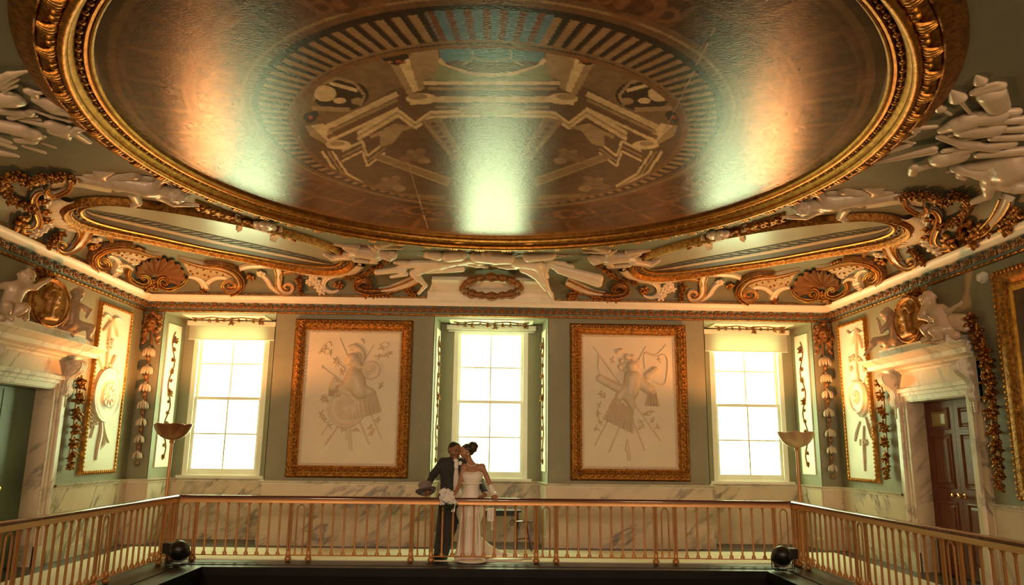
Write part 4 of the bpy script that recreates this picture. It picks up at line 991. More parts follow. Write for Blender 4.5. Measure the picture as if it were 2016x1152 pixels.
k = MB(); k.lathe([(0, -.08), (.02, -.08), (.018, -.088), (0, -.09)], 12, tuple(c), 'x'); k.build('sensor_cap', M['cream'], sd, True)

# ---- gilt framed dark painting at the right edge
pt = thing('framed_painting', 'dark painting in a wide gilt frame at the right edge of the room', 'painting', (XW, 7.6, 1.1))
F_ = FS(1); cu, cz, hw, hh = 7.58, 2.47, .98, 1.12
M['oil'] = mat('dark_oil_painting', (.02, .014, .008), .25, scale=2.2, col2=(.10, .055, .025), detail=6)
k = MB(); k.box(F_(cu-hw-.02, 0, cz-hh-.02), F_(cu+hw+.02, .03, cz+hh+.02)); k.build('canvas', M['oil'], pt)
fr = frame_ring('frame', (cu, cz), hw, hh, [(0, .03), (0, .055), (.03, .06), (.04, .05), (.06, .065), (.10, .10), (.15, .11), (.185, .09), (.22, .08), (.23, 0)], M['giltdark'], pt, F_)
gd2 = MB().ellip((0, 0, 0), (.02, .03, .03), 6, 4).mesh('gadroon', M['gilt'], True)
blob_row('gadroon', gd2, fr, (cu, cz), hw+.2, hh+.2, .07, F_, .09, (Matrix.Identity(4), Matrix.Identity(4)))
frame_ring('slip', (cu, cz), hw-.05, hh-.05, [(0, .03), (0, .04), (.05, .05)], M['gilt'], pt, F_)
# ================================================================== doorways, doors, statues over them
def plane_pt(px, py, P0, n):
    v = ray(px, py); n = np.array(n, float); P0 = np.array(P0, float)
    return EYE+v*(((P0-EYE)@n)/(v@n))
def doorcase(s, side):
    y0, y1 = DOORS[s]; F_ = FS(s); yc = (y0+y1)/2
    t = thing('doorcase', 'carved marble doorcase with hood and consoles on the %s wall' % side, 'doorcase', (s*XW, yc, 0))
    mt = M['marble2']
    for e, sg in ((y0, -1), (y1, 1)):
        k = MB(); a = e; b = e+sg*.18
        k.box(F_(a-sg*.018, -.255, 0), F_(a+sg*.0, .02, DZ-.018)); k.build('reveal_lining', M['marble'], t)
        k = MB(); k.box(F_(a, 0, 0), F_(a+sg*.07, .035, DZ+.07)); k.box(F_(a+sg*.07, 0, 0), F_(a+sg*.125, .055, DZ+.125)); k.box(F_(a+sg*.125, 0, 0), F_(a+sg*.18, .085, DZ+.18)); k.build('architrave', mt, t)
        k = MB(); k.box(F_(e+sg*.18, 0, 0), F_(e+sg*.30, .04, DZ+.42)); k.build('side_strip', M['marble'], t)
        k = MB(); k.box(F_(e+sg*.17, 0, .0), F_(e-sg*.0, .10, .26)); k.build('plinth_block', mt, t)
        # console: S-shaped scroll bracket
        u0, u1 = e+sg*.15, e+sg*.30; pr_ = [(0, 2.30), (.07, 2.30), (.10, 2.34), (.11, 2.40), (.09, 2.46), (.10, 2.53), (.15, 2.60), (.23, 2.66), (.27, 2.73), (.26, 2.79), (.22, 2.82), (0, 2.82)]
        k = MB(); k.prism(pr_, lambda d, z, q: F_(q, d, z), u0, u1); co = k.build('console', mt, t)
        for q in range(4):
            uu = u0+(u1-u0)*(q+.5)/4; k = MB(); k.tube(cr([tuple(F_(uu, d+.004, z)) for d, z in pr_[1:-1]], 3), .014, 6); k.build('flute', mt, co, True)
        for uu in (u0, u1):
            k = MB(); k.lathe([(0, .012), (.02, .014), (.03, .004), (.05, .012), (.065, .0)], 14, tuple(F_(uu, .20, 2.74)), 'y'); k.build('volute', mt, co, True)
        k = MB()
        for i in range(4): k.ellip(F_((u0+u1)/2, .06, 2.28-.035*i), (.03, .05-.008*i, .03), 7, 5)
        k.build('console_drop', M['plaster'], co, True)
    k = MB()
    k.box(F_(y0, 0, DZ), F_(y1, .035, DZ+.07)); k.box(F_(y0-.07, 0, DZ+.07), F_(y1+.07, .055, DZ+.125)); k.box(F_(y0-.125, 0, DZ+.125), F_(y1+.125, .085, DZ+.18)); k.build('lintel', mt, t)
    k = MB(); k.box(F_(y0-.18, 0, DZ+.18), F_(y1+.18, .05, 2.82)); k.build('frieze', M['marble'], t)
    k = MB(); k.box(F_(y0, -.255, DZ-.018), F_(y1, .02, DZ)); k.build('soffit_lining', M['marble'], t)
    hw = (y1-y0)/2+.30
    prof = [(0, 2.80), (.06, 2.80), (.08, 2.83), (.12, 2.85), (.14, 2.875), (.30, 2.885), (.31, 2.945), (.33, 2.96), (.38, 3.0), (.40, 3.01), (.40, 3.03), (0, 3.04)]
    mb = MB(); n = len(prof)
    for sg in (-1, 1):
        for d, z in prof: mb.v.append(tuple(F_(yc+sg*(hw+d*.75), d, z)))
    mb.f += [(i, i+1, n+i+1, n+i) for i in range(n-1)]+[tuple(range(n)), tuple(range(2*n-1, n-1, -1))]
    mb.build('hood', mt, t)
    k = MB(); k.box(F_(yc-.85, .0, 3.03), F_(yc+.85, .30, 3.16)); k.build('attic_block', mt, t)
    return t
for s, side in ((-1, 'left'), (1, 'right')): doorcase(s, side)
# right: double mahogany door
y0, y1 = DOORS[1]; yc = (y0+y1)/2; xd = XW+.26; FD = lambda u, d, z: Vector((xd-d, u, z))
d2 = tag(empty('door_2', (xd, yc, 0)), kind='structure')
M['brass'] = mat('polished_brass', (.75, .50, .18), .2, 1.0, var=.1)
M['amber'] = mat('amber_glass', (.30, .24, .07), .15, var=.2)  # amber base colour for one upper door panel
for a, b, inner in ((y0+.02, yc-.003, 1), (yc+.003, y1-.02, -1)):
    k = MB(); k.box(FD(a, 0, .01), FD(b, .04, DZ-.025)); lf = k.build('door_leaf', M['doorwood'], d2)
    rows = [(.18, .98), (1.20, 1.90), (2.0, 2.26)]
    for j, (z0, z1) in enumerate(rows):
        F3 = FD; c = ((a+b)/2, (z0+z1)/2); hw, hh = (b-a)/2-.13, (z1-z0)/2
        frame_ring('panel_moulding', c, hw, hh, [(-.02, .038), (-.012, .05), (.004, .06), (.018, .055), (.024, .038)], M['doorwood'], lf, F3)
        k = MB(); m_ = (M['amber'] if (j == 2 and inner == -1) else M['doorwood'])
        w2, h2 = hw-.06, hh-.06
        k.add([FD(c[0]-hw+.02, .036, c[1]-hh+.02), FD(c[0]+hw-.02, .036, c[1]-hh+.02), FD(c[0]+hw-.02, .036, c[1]+hh-.02), FD(c[0]-hw+.02, .036, c[1]+hh-.02), FD(c[0]-w2, .054, c[1]-h2), FD(c[0]+w2, .054, c[1]-h2), FD(c[0]+w2, .054, c[1]+h2), FD(c[0]-w2, .054, c[1]+h2)], [(0, 1, 5, 4), (1, 2, 6, 5), (2, 3, 7, 6), (3, 0, 4, 7), (4, 5, 6, 7), (3, 2, 1, 0)])
        k.build('panel', m_, lf)
    kc = FD(yc-inner*.075, .04, 1.09); k = MB(); k.lathe([(0, 0), (.03, 0), (.03, -.008), (.012, -.014), (.012, -.045), (.026, -.055), (.032, -.072), (.026, -.088), (0, -.092)], 14, tuple(kc), 'x'); k.build('knob', M['brass'], lf, True)
# left: plain dark green door standing in the recess
y0, y1 = DOORS[-1]; yc = (y0+y1)/2; xd = -XW-.26; FD = lambda u, d, z: Vector((xd+d, u, z))
d1 = tag(empty('door_1', (xd, yc, 0)), kind='structure')
M['greenbaize'] = mat('dark_green_door', (.085, .15, .085), .3, var=.3, scale=1.4, detail=1)
k = MB(); k.box(FD(y0+.02, 0, .01), FD(y1-.02, .04, DZ-.025)); lf = k.build('door_leaf', M['greenbaize'], d1)
k = MB(); k.box(FD(yc-.01, .04, .05), FD(yc+.01, .047, DZ-.06)); k.build('meeting_strip', M['greenbaize'], lf)
kc = FD(yc+.08, .04, 1.05); k = MB(); k.lathe([(0, 0), (.03, 0), (.012, .014), (.012, .045), (.03, .06), (.03, .08), (0, .09)], 14, tuple(kc), 'x'); k.build('knob', M['brass'], lf, True)
for s in (-1, 1):                               # blank wall closing the recess behind each door
    a, b = DOORS[s]; k = MB(); k.box((s*(XW+.45), a-.1, -.1), (s*(XW+.55), b+.1, DZ+.1)); tag(k.build('wall_recess', M['wall']), kind='structure')

# ---- bodies from joints
def limb(A, B, ra, rb2, k=.02): return rc(A, B, ra, rb2, k)
def figure(J, u, face=(0, -1, 0), up=(0, 0, 1), plump=1.0, hair=True, female=False):
    # J joints -> solids; u = head height
    J = {k_: np.array(v_, float) for k_, v_ in J.items()}; P = []
    fc = np.array(face, float); fc /= np.linalg.norm(fc); upv = np.array(up, float); upv -= fc*(upv@fc); upv /= np.linalg.norm(upv); rt = np.cross(fc, upv)
    h = J['head']; R3 = np.stack([rt, fc, upv], 1); ro = Matrix(R3.tolist()).to_euler()
    P.append(el(h+upv*u*.06, (u*.40, u*.44, u*.44), ro)); P.append(el(h+fc*u*.12-upv*u*.16, (u*.30, u*.30, u*.30), ro))
    P.append(el(h+fc*u*.46-upv*u*.06, (u*.065, u*.10, u*.11), ro, u*.05)); P.append(rc(h+fc*u*.38+rt*u*.17+upv*u*.1, h+fc*u*.38-rt*u*.17+upv*u*.1, u*.06, u*.06, u*.06))
    P.append(el(h+fc*u*.38-upv*u*.27, (u*.11, u*.07, u*.05), ro, u*.04)); P.append(el(h+fc*u*.36-upv*u*.42, (u*.10, u*.08, u*.08), ro, u*.06))
    for sg in (-1, 1):
        P.append(el(h+fc*u*.30+rt*sg*u*.2-upv*u*.16, (u*.13, u*.12, u*.12), ro, u*.08)); P.append(el(h+rt*sg*u*.41-upv*u*.04, (u*.05, u*.09, u*.13), ro, u*.03))
        P.append(cut(el(h+fc*u*.44+rt*sg*u*.16+upv*u*.0, (u*.085, u*.06, u*.05), ro, u*.04)))
    if hair:
        q = random.Random(3)
        for i in range(22):
            d = np.array([q.gauss(0, 1), q.gauss(0, 1), q.gauss(0, 1)]); d /= np.linalg.norm(d)
            w = rt*d[0]+upv*abs(d[2])*1.0+fc*(d[1]*.8-.35); w /= np.linalg.norm(w); P.append(el(h+upv*u*.08+w*u*.40, (u*.13,)*3, k=u*.05))
    g = plump
    if 'neck' in J: P.append(rc(h-upv*u*.3, J['neck'], u*.2*g, u*.24*g, u*.12))
    if 'chest' in J and 'pelvis' in J:
        c, p = J['chest'], J['pelvis']; mid = (c+p)/2
        if 'neck' in J: P.append(rc(J['neck'], c, u*.26*g, u*.42*g, u*.2))
        P += [rc(c, mid, u*.43*g, u*.38*g, u*.2), rc(mid, p, u*.38*g, u*.42*g, u*.2)]
    for s_ in ('L', 'R'):
        sh, e_, w = J.get('sh'+s_), J.get('el'+s_), J.get('ha'+s_)
        if sh is not None:
            if 'chest' in J: P.append(rc(J['chest']+(sh-J['chest'])*.3, sh, u*.3*g, u*.21*g, u*.16))
            if e_ is not None: P.append(rc(sh, e_, u*.21*g, u*.155*g, u*.08))
            if w is not None:
                P.append(rc(e_, w, u*.16*g, u*.10*g, u*.06)); d = w-e_; d /= np.linalg.norm(d)+1e-9; P.append(rc(w, w+d*u*.22, u*.11, u*.09, u*.06))
                q = np.cross(d, fc); q /= np.linalg.norm(q)+1e-9
                for i, o in enumerate((-.09, -.03, .03, .09)): P.append(rc(w+d*u*.2+q*o*u, w+d*u*(.5-.25*abs(o))+q*o*u*1.2+fc*u*.03, u*.038, u*.03, u*.015))
                P.append(rc(w+d*u*.08+q*u*.1, w+d*u*.24+q*u*.2, u*.04, u*.032, u*.02))
        hp, kn, an, to = J.get('hi'+s_), J.get('kn'+s_), J.get('an'+s_), J.get('to'+s_)
        if hp is None and kn is not None: hp = J['pelvis']
        if kn is not None:
            P.append(rc(hp, kn, u*.33*g, u*.22*g, u*.12))
            if an is not None: P += [rc(kn, kn+(an-kn)*.4, u*.22*g, u*.21*g, u*.08), rc(kn+(an-kn)*.35, an, u*.215*g, u*.115*g, u*.08)]
            if to is not None: P.append(rc(an, to, u*.12*g, u*.09*g, u*.06))
    return P
M['statue'] = mat('polished_stone', (.50, .37, .24), .3, var=.12, scale=5)
def putto(label, s, crop, P0, J2, u, extra=(), face=(0, -1, 0), wing=None):
    off, sc = crop; e = np.array((-.45 if s < 0 else .45, -.89, 0.)) if s > 0 else np.array((.45, .89, 0.)); n = np.array((e[1], -e[0], 0)); n = n if n[1] < 0 else -n
    f = lambda x, y, d=0: plane_pt(off[0]+x/sc, off[1]+y/sc, P0, n)+n*d
    J = {k_: f(*v_) for k_, v_ in J2.items()}
    t = thing('cherub_statue', label, 'statue', P0)
    P = figure(J, u, face, (0, 0, 1), 1.2)
    solid('body', P, .013, M['statue'], t)
    for nm, L, r in extra:
        Q = [rc(f(*a), f(*b), ra, rb2, .03) for a, b, ra, rb2 in L]; solid(nm, Q, .014, M['statue'], t)
    return t, f
CR = ((1680, 560), 6.4); CL_ = ((0, 500), 5.2375)
zt = 3.16
putto('seated stone cherub with one hand to its mouth, far side of the right door medallion', 1, CR, (5.82, 11.05, 3.45), dict(head=(425, 380), neck=(475, 455), chest=(525, 545), pelvis=(540, 680), shL=(480, 505, .06), elL=(420, 600, .12), haL=(400, 500, .14), shR=(575, 500, -.05), elR=(625, 590, -.02), haR=(650, 700, .02), knL=(340, 715, .12), anL=(280, 830, .14), toL=(225, 905, .16), knR=(450, 745, .05), anR=(400, 800, -.02), toR=(340, 790, 0)), .19,
  [('drapery', [((520, 720), (620, 800), .07, .05), ((620, 780), (540, 840), .06, .04), ((560, 740), (660, 690), .05, .03)], 0)], (-.75, -.6, -.25))
putto('stone cherub reaching out to the garland, near side of the right door medallion', 1, CR, (5.80, 9.85, 3.55), dict(head=(940, 195), neck=(975, 275), chest=(1060, 365), pelvis=(1190, 560), shL=(930, 320, .05), elL=(910, 420, .1), haL=(1000, 450, .12), shR=(1120, 300), elR=(1225, 340, .03), haR=(1340, 275, .06), knL=(980, 570, .14), anL=(1010, 680, .06), toL=(930, 730, .12), knR=(1110, 600, .18), anR=(1160, 680, .1), toR=(1100, 710, .16)), .215,
  [('wing', [((1240, 420), (1390, 420), .06, .05), ((1260, 470), (1410, 500), .06, .05), ((1280, 520), (1420, 560), .06, .05)], 0), ('drapery', [((1150, 620), (1300, 640), .07, .06), ((900, 700), (1060, 730), .05, .04)], 0)], (-.8, -.5, -.1))
putto('stone cherub leaning on the near side of the left door medallion', -1, CL_, (-5.80, 9.70, 3.55), dict(head=(275, 245), neck=(235, 310), chest=(160, 370), pelvis=(90, 560), shL=(60, 330), elL=(-40, 340, .03), shR=(250, 345, .04), elR=(330, 350, .06), haR=(410, 300, .08), knR=(150, 570, .16), anR=(70, 640, .1), toR=(60, 690, .14), knL=(0, 540, .14), anL=(30, 650, .1), toL=(60, 690, .12)), .215,
  [('drapery', [((20, 660), (180, 650), .05, .05), ((240, 560), (260, 660), .07, .05), ((230, 540), (270, 560), .06, .05)], 0)], (.75, -.6, -.1))
putto('seated stone cherub resting an arm on the far side of the left door medallion', -1, CL_, (-5.80, 10.85, 3.42), dict(head=(800, 420), neck=(775, 495), chest=(745, 570), pelvis=(740, 720), shL=(680, 540, .04), elL=(650, 660, .06), haL=(610, 735, .05), shR=(835, 545), elR=(885, 590, .08), haR=(835, 640, .14), knR=(885, 765, .12), anR=(870, 870, .08), toR=(905, 910, .1), knL=(820, 760, .02), anL=(760, 830, -.02)), .195,
  [('drapery', [((650, 780), (740, 830), .06, .05), ((700, 760), (640, 840), .05, .04)], 0)], (.7, -.65, -.1))
# medallions between the cherubs
def text_mesh(txt, size, mt, ext=.006):
    cu_ = bpy.data.curves.new('letters', 'FONT'); cu_.body = txt; cu_.size = size; cu_.extrude = ext; cu_.align_x = 'CENTER'; cu_.align_y = 'CENTER'; cu_.resolution_u = 2
    o = bpy.data.objects.new('tmp', cu_); COL.objects.link(o); dg = bpy.context.evaluated_depsgraph_get(); me = bpy.data.meshes.new_from_object(o.evaluated_get(dg)); bpy.data.objects.remove(o); me.materials.append(mt); return me
M['giltbright'] = mat('bright_gilding', (.42, .24, .06), .5, .3, scale=10, col2=(.62, .38, .11), bump=.3, bscale=40)
M['giltdeep'] = mat('deep_gilding', (.26, .12, .025), .45, .4, scale=12, col2=(.40, .21, .05), bump=.2)
def medallion(s, c, label, mirror, letters):
    Mx = Matrix.Translation(c) @ Matrix(((0, -s, 0, 0), (0 if False else s*0, 0, 0, 0), (0, 0, 0, 0), (0, 0, 0, 1))) if False else None
    # local x along the wall (to the right as seen), y out of the wall, z up; tilted forward at the top
    ex = Vector((0, -s, 0)) if s > 0 else Vector((0, 1, 0)); ey = Vector((-s, 0, 0)); ez = Vector((0, 0, 1))
    B = Matrix((ex, ey, ez)).transposed().to_4x4(); B = Matrix.Translation(c) @ B @ Matrix.Rotation(-.06 if s > 0 else .2, 4, 'Z')
    t = thing('medallion', label, 'medallion', c); R_ = .335
    def put(mb, nm, mt, par=t): mb.v = [tuple(B @ Vector(v)) for v in mb.v]; return mb.build(nm, mt, par, True)
    k = MB(); k.lathe([(0, -.05), (R_-.02, -.05), (R_, -.02), (R_, .03), (R_-.015, .05), (R_-.035, .05), (R_-.05, .03), (0, .025)], 40, (0, 0, 0), 'y'); put(k, 'disc', M['giltbright'])
    k = MB(); k.tube([((R_-.02)*math.cos(a), .05, (R_-.02)*math.sin(a)) for a in np.linspace(0, 2*PI, 40, False)], .016, 8, closed=True); put(k, 'rim', M['giltdark'])
    m_ = -1 if mirror else 1
    P = [el((0, .05, .06), (.085, .075, .11)), el((m_*.085, .06, .03), (.03, .05, .035)), el((m_*.04, .06, -.04), (.05, .05, .04)), rc((-m_*.02, .05, -.05), (-m_*.03, .045, -.16), .06, .065), rc((-.11, .045, -.2), (.10, .045, -.19), .055, .05)]
    for i in range(9): a = PI*(.1+.95*i/8); P.append(el((-m_*.02+.1*math.cos(a)*(1), .06, .07+.11*math.sin(a)), (.038, .05, .038), k=.01))
    o = solid('portrait_head', P, .011, M['giltdeep'], t); o.data.transform(B)
    if letters:
        for i, ch in enumerate(letters):
            a = PI*1.28-i*PI*1.56/(len(letters)-1); me = text_mesh(ch, .085, M['giltdark']); rr = R_-.095
            L_ = B @ Matrix.Translation((rr*math.cos(a), .03, rr*math.sin(a))) @ Matrix.Rotation(PI/2-a, 4, 'Y') @ Matrix.Rotation(PI/2, 4, 'X')
            if B.to_3x3().determinant() < 0: L_ = L_ @ Matrix.Scale(-1, 4, (1, 0, 0))
            place('letter', me, t, L_)
    k = MB(); q = random.Random(5)
    return t
mr = onX(1793, 630, 5.92); ml = onX(95, 596, -5.92)
medallion(1, mr, 'gilt medallion with profile head between cherubs over the right door', True, 'CAESARAVG')
medallion(-1, ml, 'gilt medallion with crowned portrait between cherubs over the left door', False, 'OMOVAVIVS')
def crown_garland(s, c, label):
    t = thing('garland', label, 'garland', c)
    for i in range(11):
        a = PI*(.12+.80*i/10); r = .43
        y = -s*r*math.cos(a) if s > 0 else r*math.cos(a)
        place('leaf_cluster', CL[i % 3], t, Matrix.Translation((c[0]+s*.10, c[1]+y, c[2]+r*math.sin(a)*.95+.06)) @ Matrix.Rotation(i, 4, 'Z') @ Matrix.Scale(.85, 4))
crown_garland(1, mr, 'dark gilt garland draped over the top of the right medallion'); crown_garland(-1, ml, 'dark gilt garland draped over the top of the left medallion')
# ================================================================== stucco on the cove and ceiling
MIR = False
def Wm(p):
    p = Vector(p); return Vector((-p.x, p.y, p.z)) if MIR else p
def cpt(x, y, h=0.0):
    p = onC(x, y); n = cove_n(p.x, p.y); return p+n*h
def spiral(cx, cy, r0, a0, turns, sq=.8, n=14, r1=2.0):
    out = []
    for i in range(n+1):
        t = i/n; a = a0+2*PI*turns*t; r = r0+(r1-r0)*t; out.append((cx+r*math.cos(a), cy+r*sq*math.sin(a)))
    return out
def ribbon(name, pts, w, mt, parent, h=.05, edge=None, flute=0, sub=4):
    P = cr([np.array(p, float) for p in pts], sub); n = len(P); ws = np.interp(np.linspace(0, 1, n), np.linspace(0, 1, len(w)), w)
    us = [-1, -.82, -.45, 0, .45, .82, 1]; hs = [0, .9, .62, .78, .62, .9, 0]
    k = MB(); rows = []
    for i in range(n):
        t = P[min(i+1, n-1)]-P[max(i-1, 0)]; t = t/(np.linalg.norm(t)+1e-9); nn = np.array((-t[1], t[0])); row = []
        hh = h*(.55+.45*min(1, ws[i]/max(w)))*(1+.25*flute*math.sin(i*1.9))
        for u, q in zip(us, hs):
            c = P[i]+nn*ws[i]*u; row.append(Wm(cpt(c[0], c[1], hh*q-.004)))
        rows.append(row)
    m_ = len(us); k.add([v for r in rows for v in r], [(i*m_+j, i*m_+j+1, (i+1)*m_+j+1, (i+1)*m_+j) for i in range(n-1) for j in range(m_-1)]+[tuple(range(m_)), tuple((n-1)*m_+j for j in range(m_))])
    o = k.build(name, mt, parent, True)
    if edge is not None:
        for j in (1, 5):
            kk = MB(); kk.tube([r[j] for r in rows], [max(.006, .012*ws[i]/max(w)+.004) for i in range(n)], 6); kk.build('gilt_edge', edge, o, True)
    return o
def tuft(name, x, y, r, mt, parent, seed=0, n=6, h=.05):
    q = random.Random(seed); c = Wm(cpt(x, y, h*.5)); p = onC(x, y); nn = cove_n(p.x, p.y); nn = Vector((-nn.x, nn.y, nn.z)) if MIR else nn
    R0 = nn.to_track_quat('Z', 'Y').to_matrix(); k = MB()
    for i in range(n):
        a = 2*PI*i/n+q.random()*.5; d = R0 @ Vector((math.cos(a), math.sin(a), .25)); Q = d.to_track_quat('Z', 'Y').to_matrix(); k.ellip(c+d*r*.42, (r*.34, r*.26, r*.46), 6, 4, Q)
    k.ellip(c+nn*r*.3, (r*.3,)*3, 7, 5)
    return k.build(name, mt, parent, True)
def patch(name, pts, mt, parent, h=.02):        # flat raised ground following the cove
    P = [np.array(p, float) for p in pts]; c = sum(P)/len(P); k = MB(); ring_ = cr(P, 3, True); n = len(ring_); vs = []
    for f_ in (1, .66, .33): vs += [Wm(cpt(*(c+(p-c)*f_), h)) for p in ring_]
    vs.append(Wm(cpt(c[0], c[1], h))); vs += [Wm(cpt(p[0], p[1], -.01)) for p in ring_]; b = 3*n+1
    fs = [(q*n+i, q*n+(i+1) % n, (q+1)*n+(i+1) % n, (q+1)*n+i) for q in (0, 1) for i in range(n)]+[(2*n+i, 2*n+(i+1) % n, 3*n) for i in range(n)]+[(i, (i+1) % n, b+(i+1) % n, b+i) for i in range(n)]
    k.add(vs, fs); return k.build(name, mt, parent, True)
GC = M['giltdark']; PL = M['plaster']
def swag(label, px, sizes, mts=None, h=.06, name='ceiling_garland'):
    mts = mts or CL; t = thing(name, label, 'garland', Wm(cpt(*px[0])))
    k = MB(); k.tube([Wm(cpt(x, y, .03)) for x, y in cr(px, 3)], .012, 6); k.build('stem', M['bronzeleaf'], t, True)
    for i, (x, y) in enumerate(px):
        p = Wm(cpt(x, y, h)); a = Wm(cpt(*px[max(i-1, 0)])); b = Wm(cpt(*px[min(i+1, len(px)-1)])); d = (b-a).normalized()
        place('leaf_cluster', mts[i % 3], t, Matrix.Translation(p-d*.05) @ (-d).to_track_quat('Z', 'Y').to_matrix().to_4x4() @ Matrix.Rotation(i*1.1, 4, 'Z') @ Matrix.Scale(sizes[i % len(sizes)], 4))
    return t
def scrollT(label, x, y): return thing('plaster_scroll', label, 'ornament', Wm(cpt(x, y)))
FIGN = (0, -.28, -.96)
def stucco_fig(label, P0px, J2, u, face, up, extra=(), n=FIGN, drop=.10, mt=None, name='stucco_figure', res=.016, hair=True, flat=1.0, plump=1.25):
    P0 = cpt(*P0px, drop); f = lambda x, y, d=0: plane_pt(x, y, np.array(P0), np.array(n))+np.array(n)*d
    t = thing(name, label, 'sculpture', Wm(P0)); P = figure({k_: f(*v_) for k_, v_ in J2.items()}, u, face, up, plump, hair) if J2 else []
    def mirror(v):
        v = v.copy()
        if MIR: v[:, 0] *= -1
        if flat != 1: v[:, 2] = np.minimum(Z_CEIL+.01, Z_CEIL-(Z_CEIL-v[:, 2])*flat)
        return v
    if P: solid('body', P, res, mt or M['stone'], t, floor=mirror)
    for nm, L in extra:
        Q = [rc(f(*a), f(*b), ra, rb2, .025) for a, b, ra, rb2 in L]; solid(nm, Q, res, mt or M['stone'], t, floor=mirror)
    return t
M['oval'] = mat('painted_oval_sky', (.20, .21, .15), .3, scale=1.4, col2=(.30, .30, .21), detail=5, spec=.8)
M['ovalbrown'] = mat('painted_oval_railing', (.045, .024, .012), .5, var=.3, scale=6, spec=.3)
M['ovalpale'] = mat('painted_oval_plinth', (.40, .26, .13), .45, var=.2, scale=6)

for MIR, side in ((False, 'left'), (True, 'right')):
    sg = 1 if MIR else -1
    # ---- oval painting in its gilt frame
    oc = Vector((-4.02, 11.07)); ax_ = Vector((1, 1.04)).normalized(); bx2 = Vector((-ax_.y, ax_.x)); RA, RB = 1.98, .80
    def op(u, v, h): 
        q = oc+ax_*u+bx2*v; n_ = cove_n(q.x, q.y); return Wm(Vector((q.x, q.y, cove_z(q.x, q.y)))+n_*h)
    t = thing('oval_cartouche', 'oval ceiling painting of a balustrade in a gilt frame, %s corner' % side, 'painting', op(0, 0, 0))
    def lob(a, k_=0.0): return 1+.035*math.cos(8*a)*k_
    k = MB(); n = 72; vs = [op(0, 0, .012)]
    for f_ in np.linspace(.1, 1, 10): vs += [op(RA*f_*math.cos(a), RB*f_*math.sin(a), .012) for a in np.linspace(0, 2*PI, n, False)]
    fs = [(0, 1+i, 1+(i+1) % n) for i in range(n)]+[(1+q*n+i, 1+q*n+(i+1) % n, 1+(q+1)*n+(i+1) % n, 1+(q+1)*n+i) for q in range(9) for i in range(n)]
    k.add(vs, fs); cv = k.build('canvas', M['oval'], t, True)
    # painted balustrade along the wall side of the oval (flat paint)
    k = MB(); k2 = MB()
    ts = np.linspace(.10, PI-.10, 60)
    def arcq(a, f_, h): return op(RA*.985*math.cos(a), RB*math.sin(a)*f_, h)
    for (f0, f1, kk) in ((.10, .16, k), (.38, .44, k), (.44, .62, k2), (.62, .97, k)):
        vs = []
        for a in ts: vs += [arcq(a, f0, .022), arcq(a, f1, .022)]
        kk.add(vs, [(2*i, 2*i+1, 2*i+3, 2*i+2) for i in range(len(ts)-1)])
    k.build('painted_rail', M['ovalbrown'], cv); k2.build('painted_plinth', M['ovalpale'], cv)
    k = MB()
    for a in np.linspace(.2, PI-.2, 34):
        da = .018; k.add([arcq(a-da, .16, .022), arcq(a+da, .16, .022), arcq(a+da+.05, .38, .022), arcq(a-da+.05, .38, .022)], [(0, 1, 2, 3)])
    k.build('painted_balusters', M['ovalbrown'], cv)
    def oring(nm, prof, mt):
        k = MB(); n = 96; m_ = len(prof)
        for a in np.linspace(0, 2*PI, n, False):
            e = 1+.02*max(0, math.cos(2*a))+.03*math.exp(-((math.sin(a)-1)/.05)**2)
            for o, h in prof: k.v.append(tuple(op((RA+o)*math.cos(a)*e, (RB+o)*math.sin(a)*e, h)))
        k.f += [(i*m_+j, i*m_+j+1, ((i+1) % n)*m_+j+1, ((i+1) % n)*m_+j) for i in range(n) for j in range(m_-1)]
        return k.build(nm, mt, t, True)
    oring('inner_fillet', [(-.03, .01), (-.03, .04), (-.005, .05), (.01, .035)], M['gilt'])
    oring('leaf_channel', [(.01, .035), (.025, .018), (.08, .018), (.095, .035)], M['ceil'])
    fr = oring('frame', [(.09, .03), (.095, .06), (.11, .07), (.125, .055), (.14, .065), (.165, .10), (.19, .105), (.215, .075), (.23, .0)], GC)
    lm = MB().ellip((0, 0, 0), (.03, .016, .016), 6, 4).mesh('small_leaf', GC, True)
    for i in range(56):
        a = 2*PI*i/56; e = 1+.02*max(0, math.cos(2*a)); p = op((RA+.052)*math.cos(a)*e, (RB+.052)*math.sin(a)*e, .03); p2 = op((RA+.052)*math.cos(a+.05)*e, (RB+.052)*math.sin(a+.05)*e, .03)
        place('small_leaf', lm, fr, Matrix.Translation(p) @ (p2-p).to_track_quat('X', 'Z').to_matrix().to_4x4() @ Matrix.Rotation(.6 if i % 2 else -.6, 4, 'Z'))
    # white stucco body that carries the frame on its outer side
    k = MB(); n = 60; prof = [(.22, .0), (.24, .05), (.33, .055), (.40, .03), (.42, -.01)]; m_ = len(prof)
    aa = np.linspace(-.25, PI+.25, n)
    for a in aa:
        for o, h in prof: k.v.append(tuple(op((RA+o)*math.cos(a)*1.02, (RB+o*.8)*math.sin(a)*1.02, h)))
    k.f += [(i*m_+j, i*m_+j+1, (i+1)*m_+j+1, (i+1)*m_+j) for i in range(n-1) for j in range(m_-1)]
    k.build('stucco_border', PL, t, True)
    # ---- scrolls round the oval
    s1 = scrollT('tall white S scroll with gilt tip at the outer end of the %s oval' % side, 66, 410)
    ribbon('band', [(84, 372), (74, 374), (65, 386), (67, 402), (72, 420), (73, 432), (66, 445), (53, 453), (40, 452), (35, 444)], [3, 4.5, 6, 6.5, 6.5, 6.5, 6, 5, 4, 2.5], PL, s1, .07, M['gilt'])
    tuft('gilt_leaf', 37, 437, .17, GC, s1, 1); tuft('leaf_tuft', 88, 440, .12, PL, s1, 2); tuft('leaf_tuft', 76, 449, .13, PL, s1, 3); tuft('leaf_tuft', 62, 456, .11, PL, s1, 4)
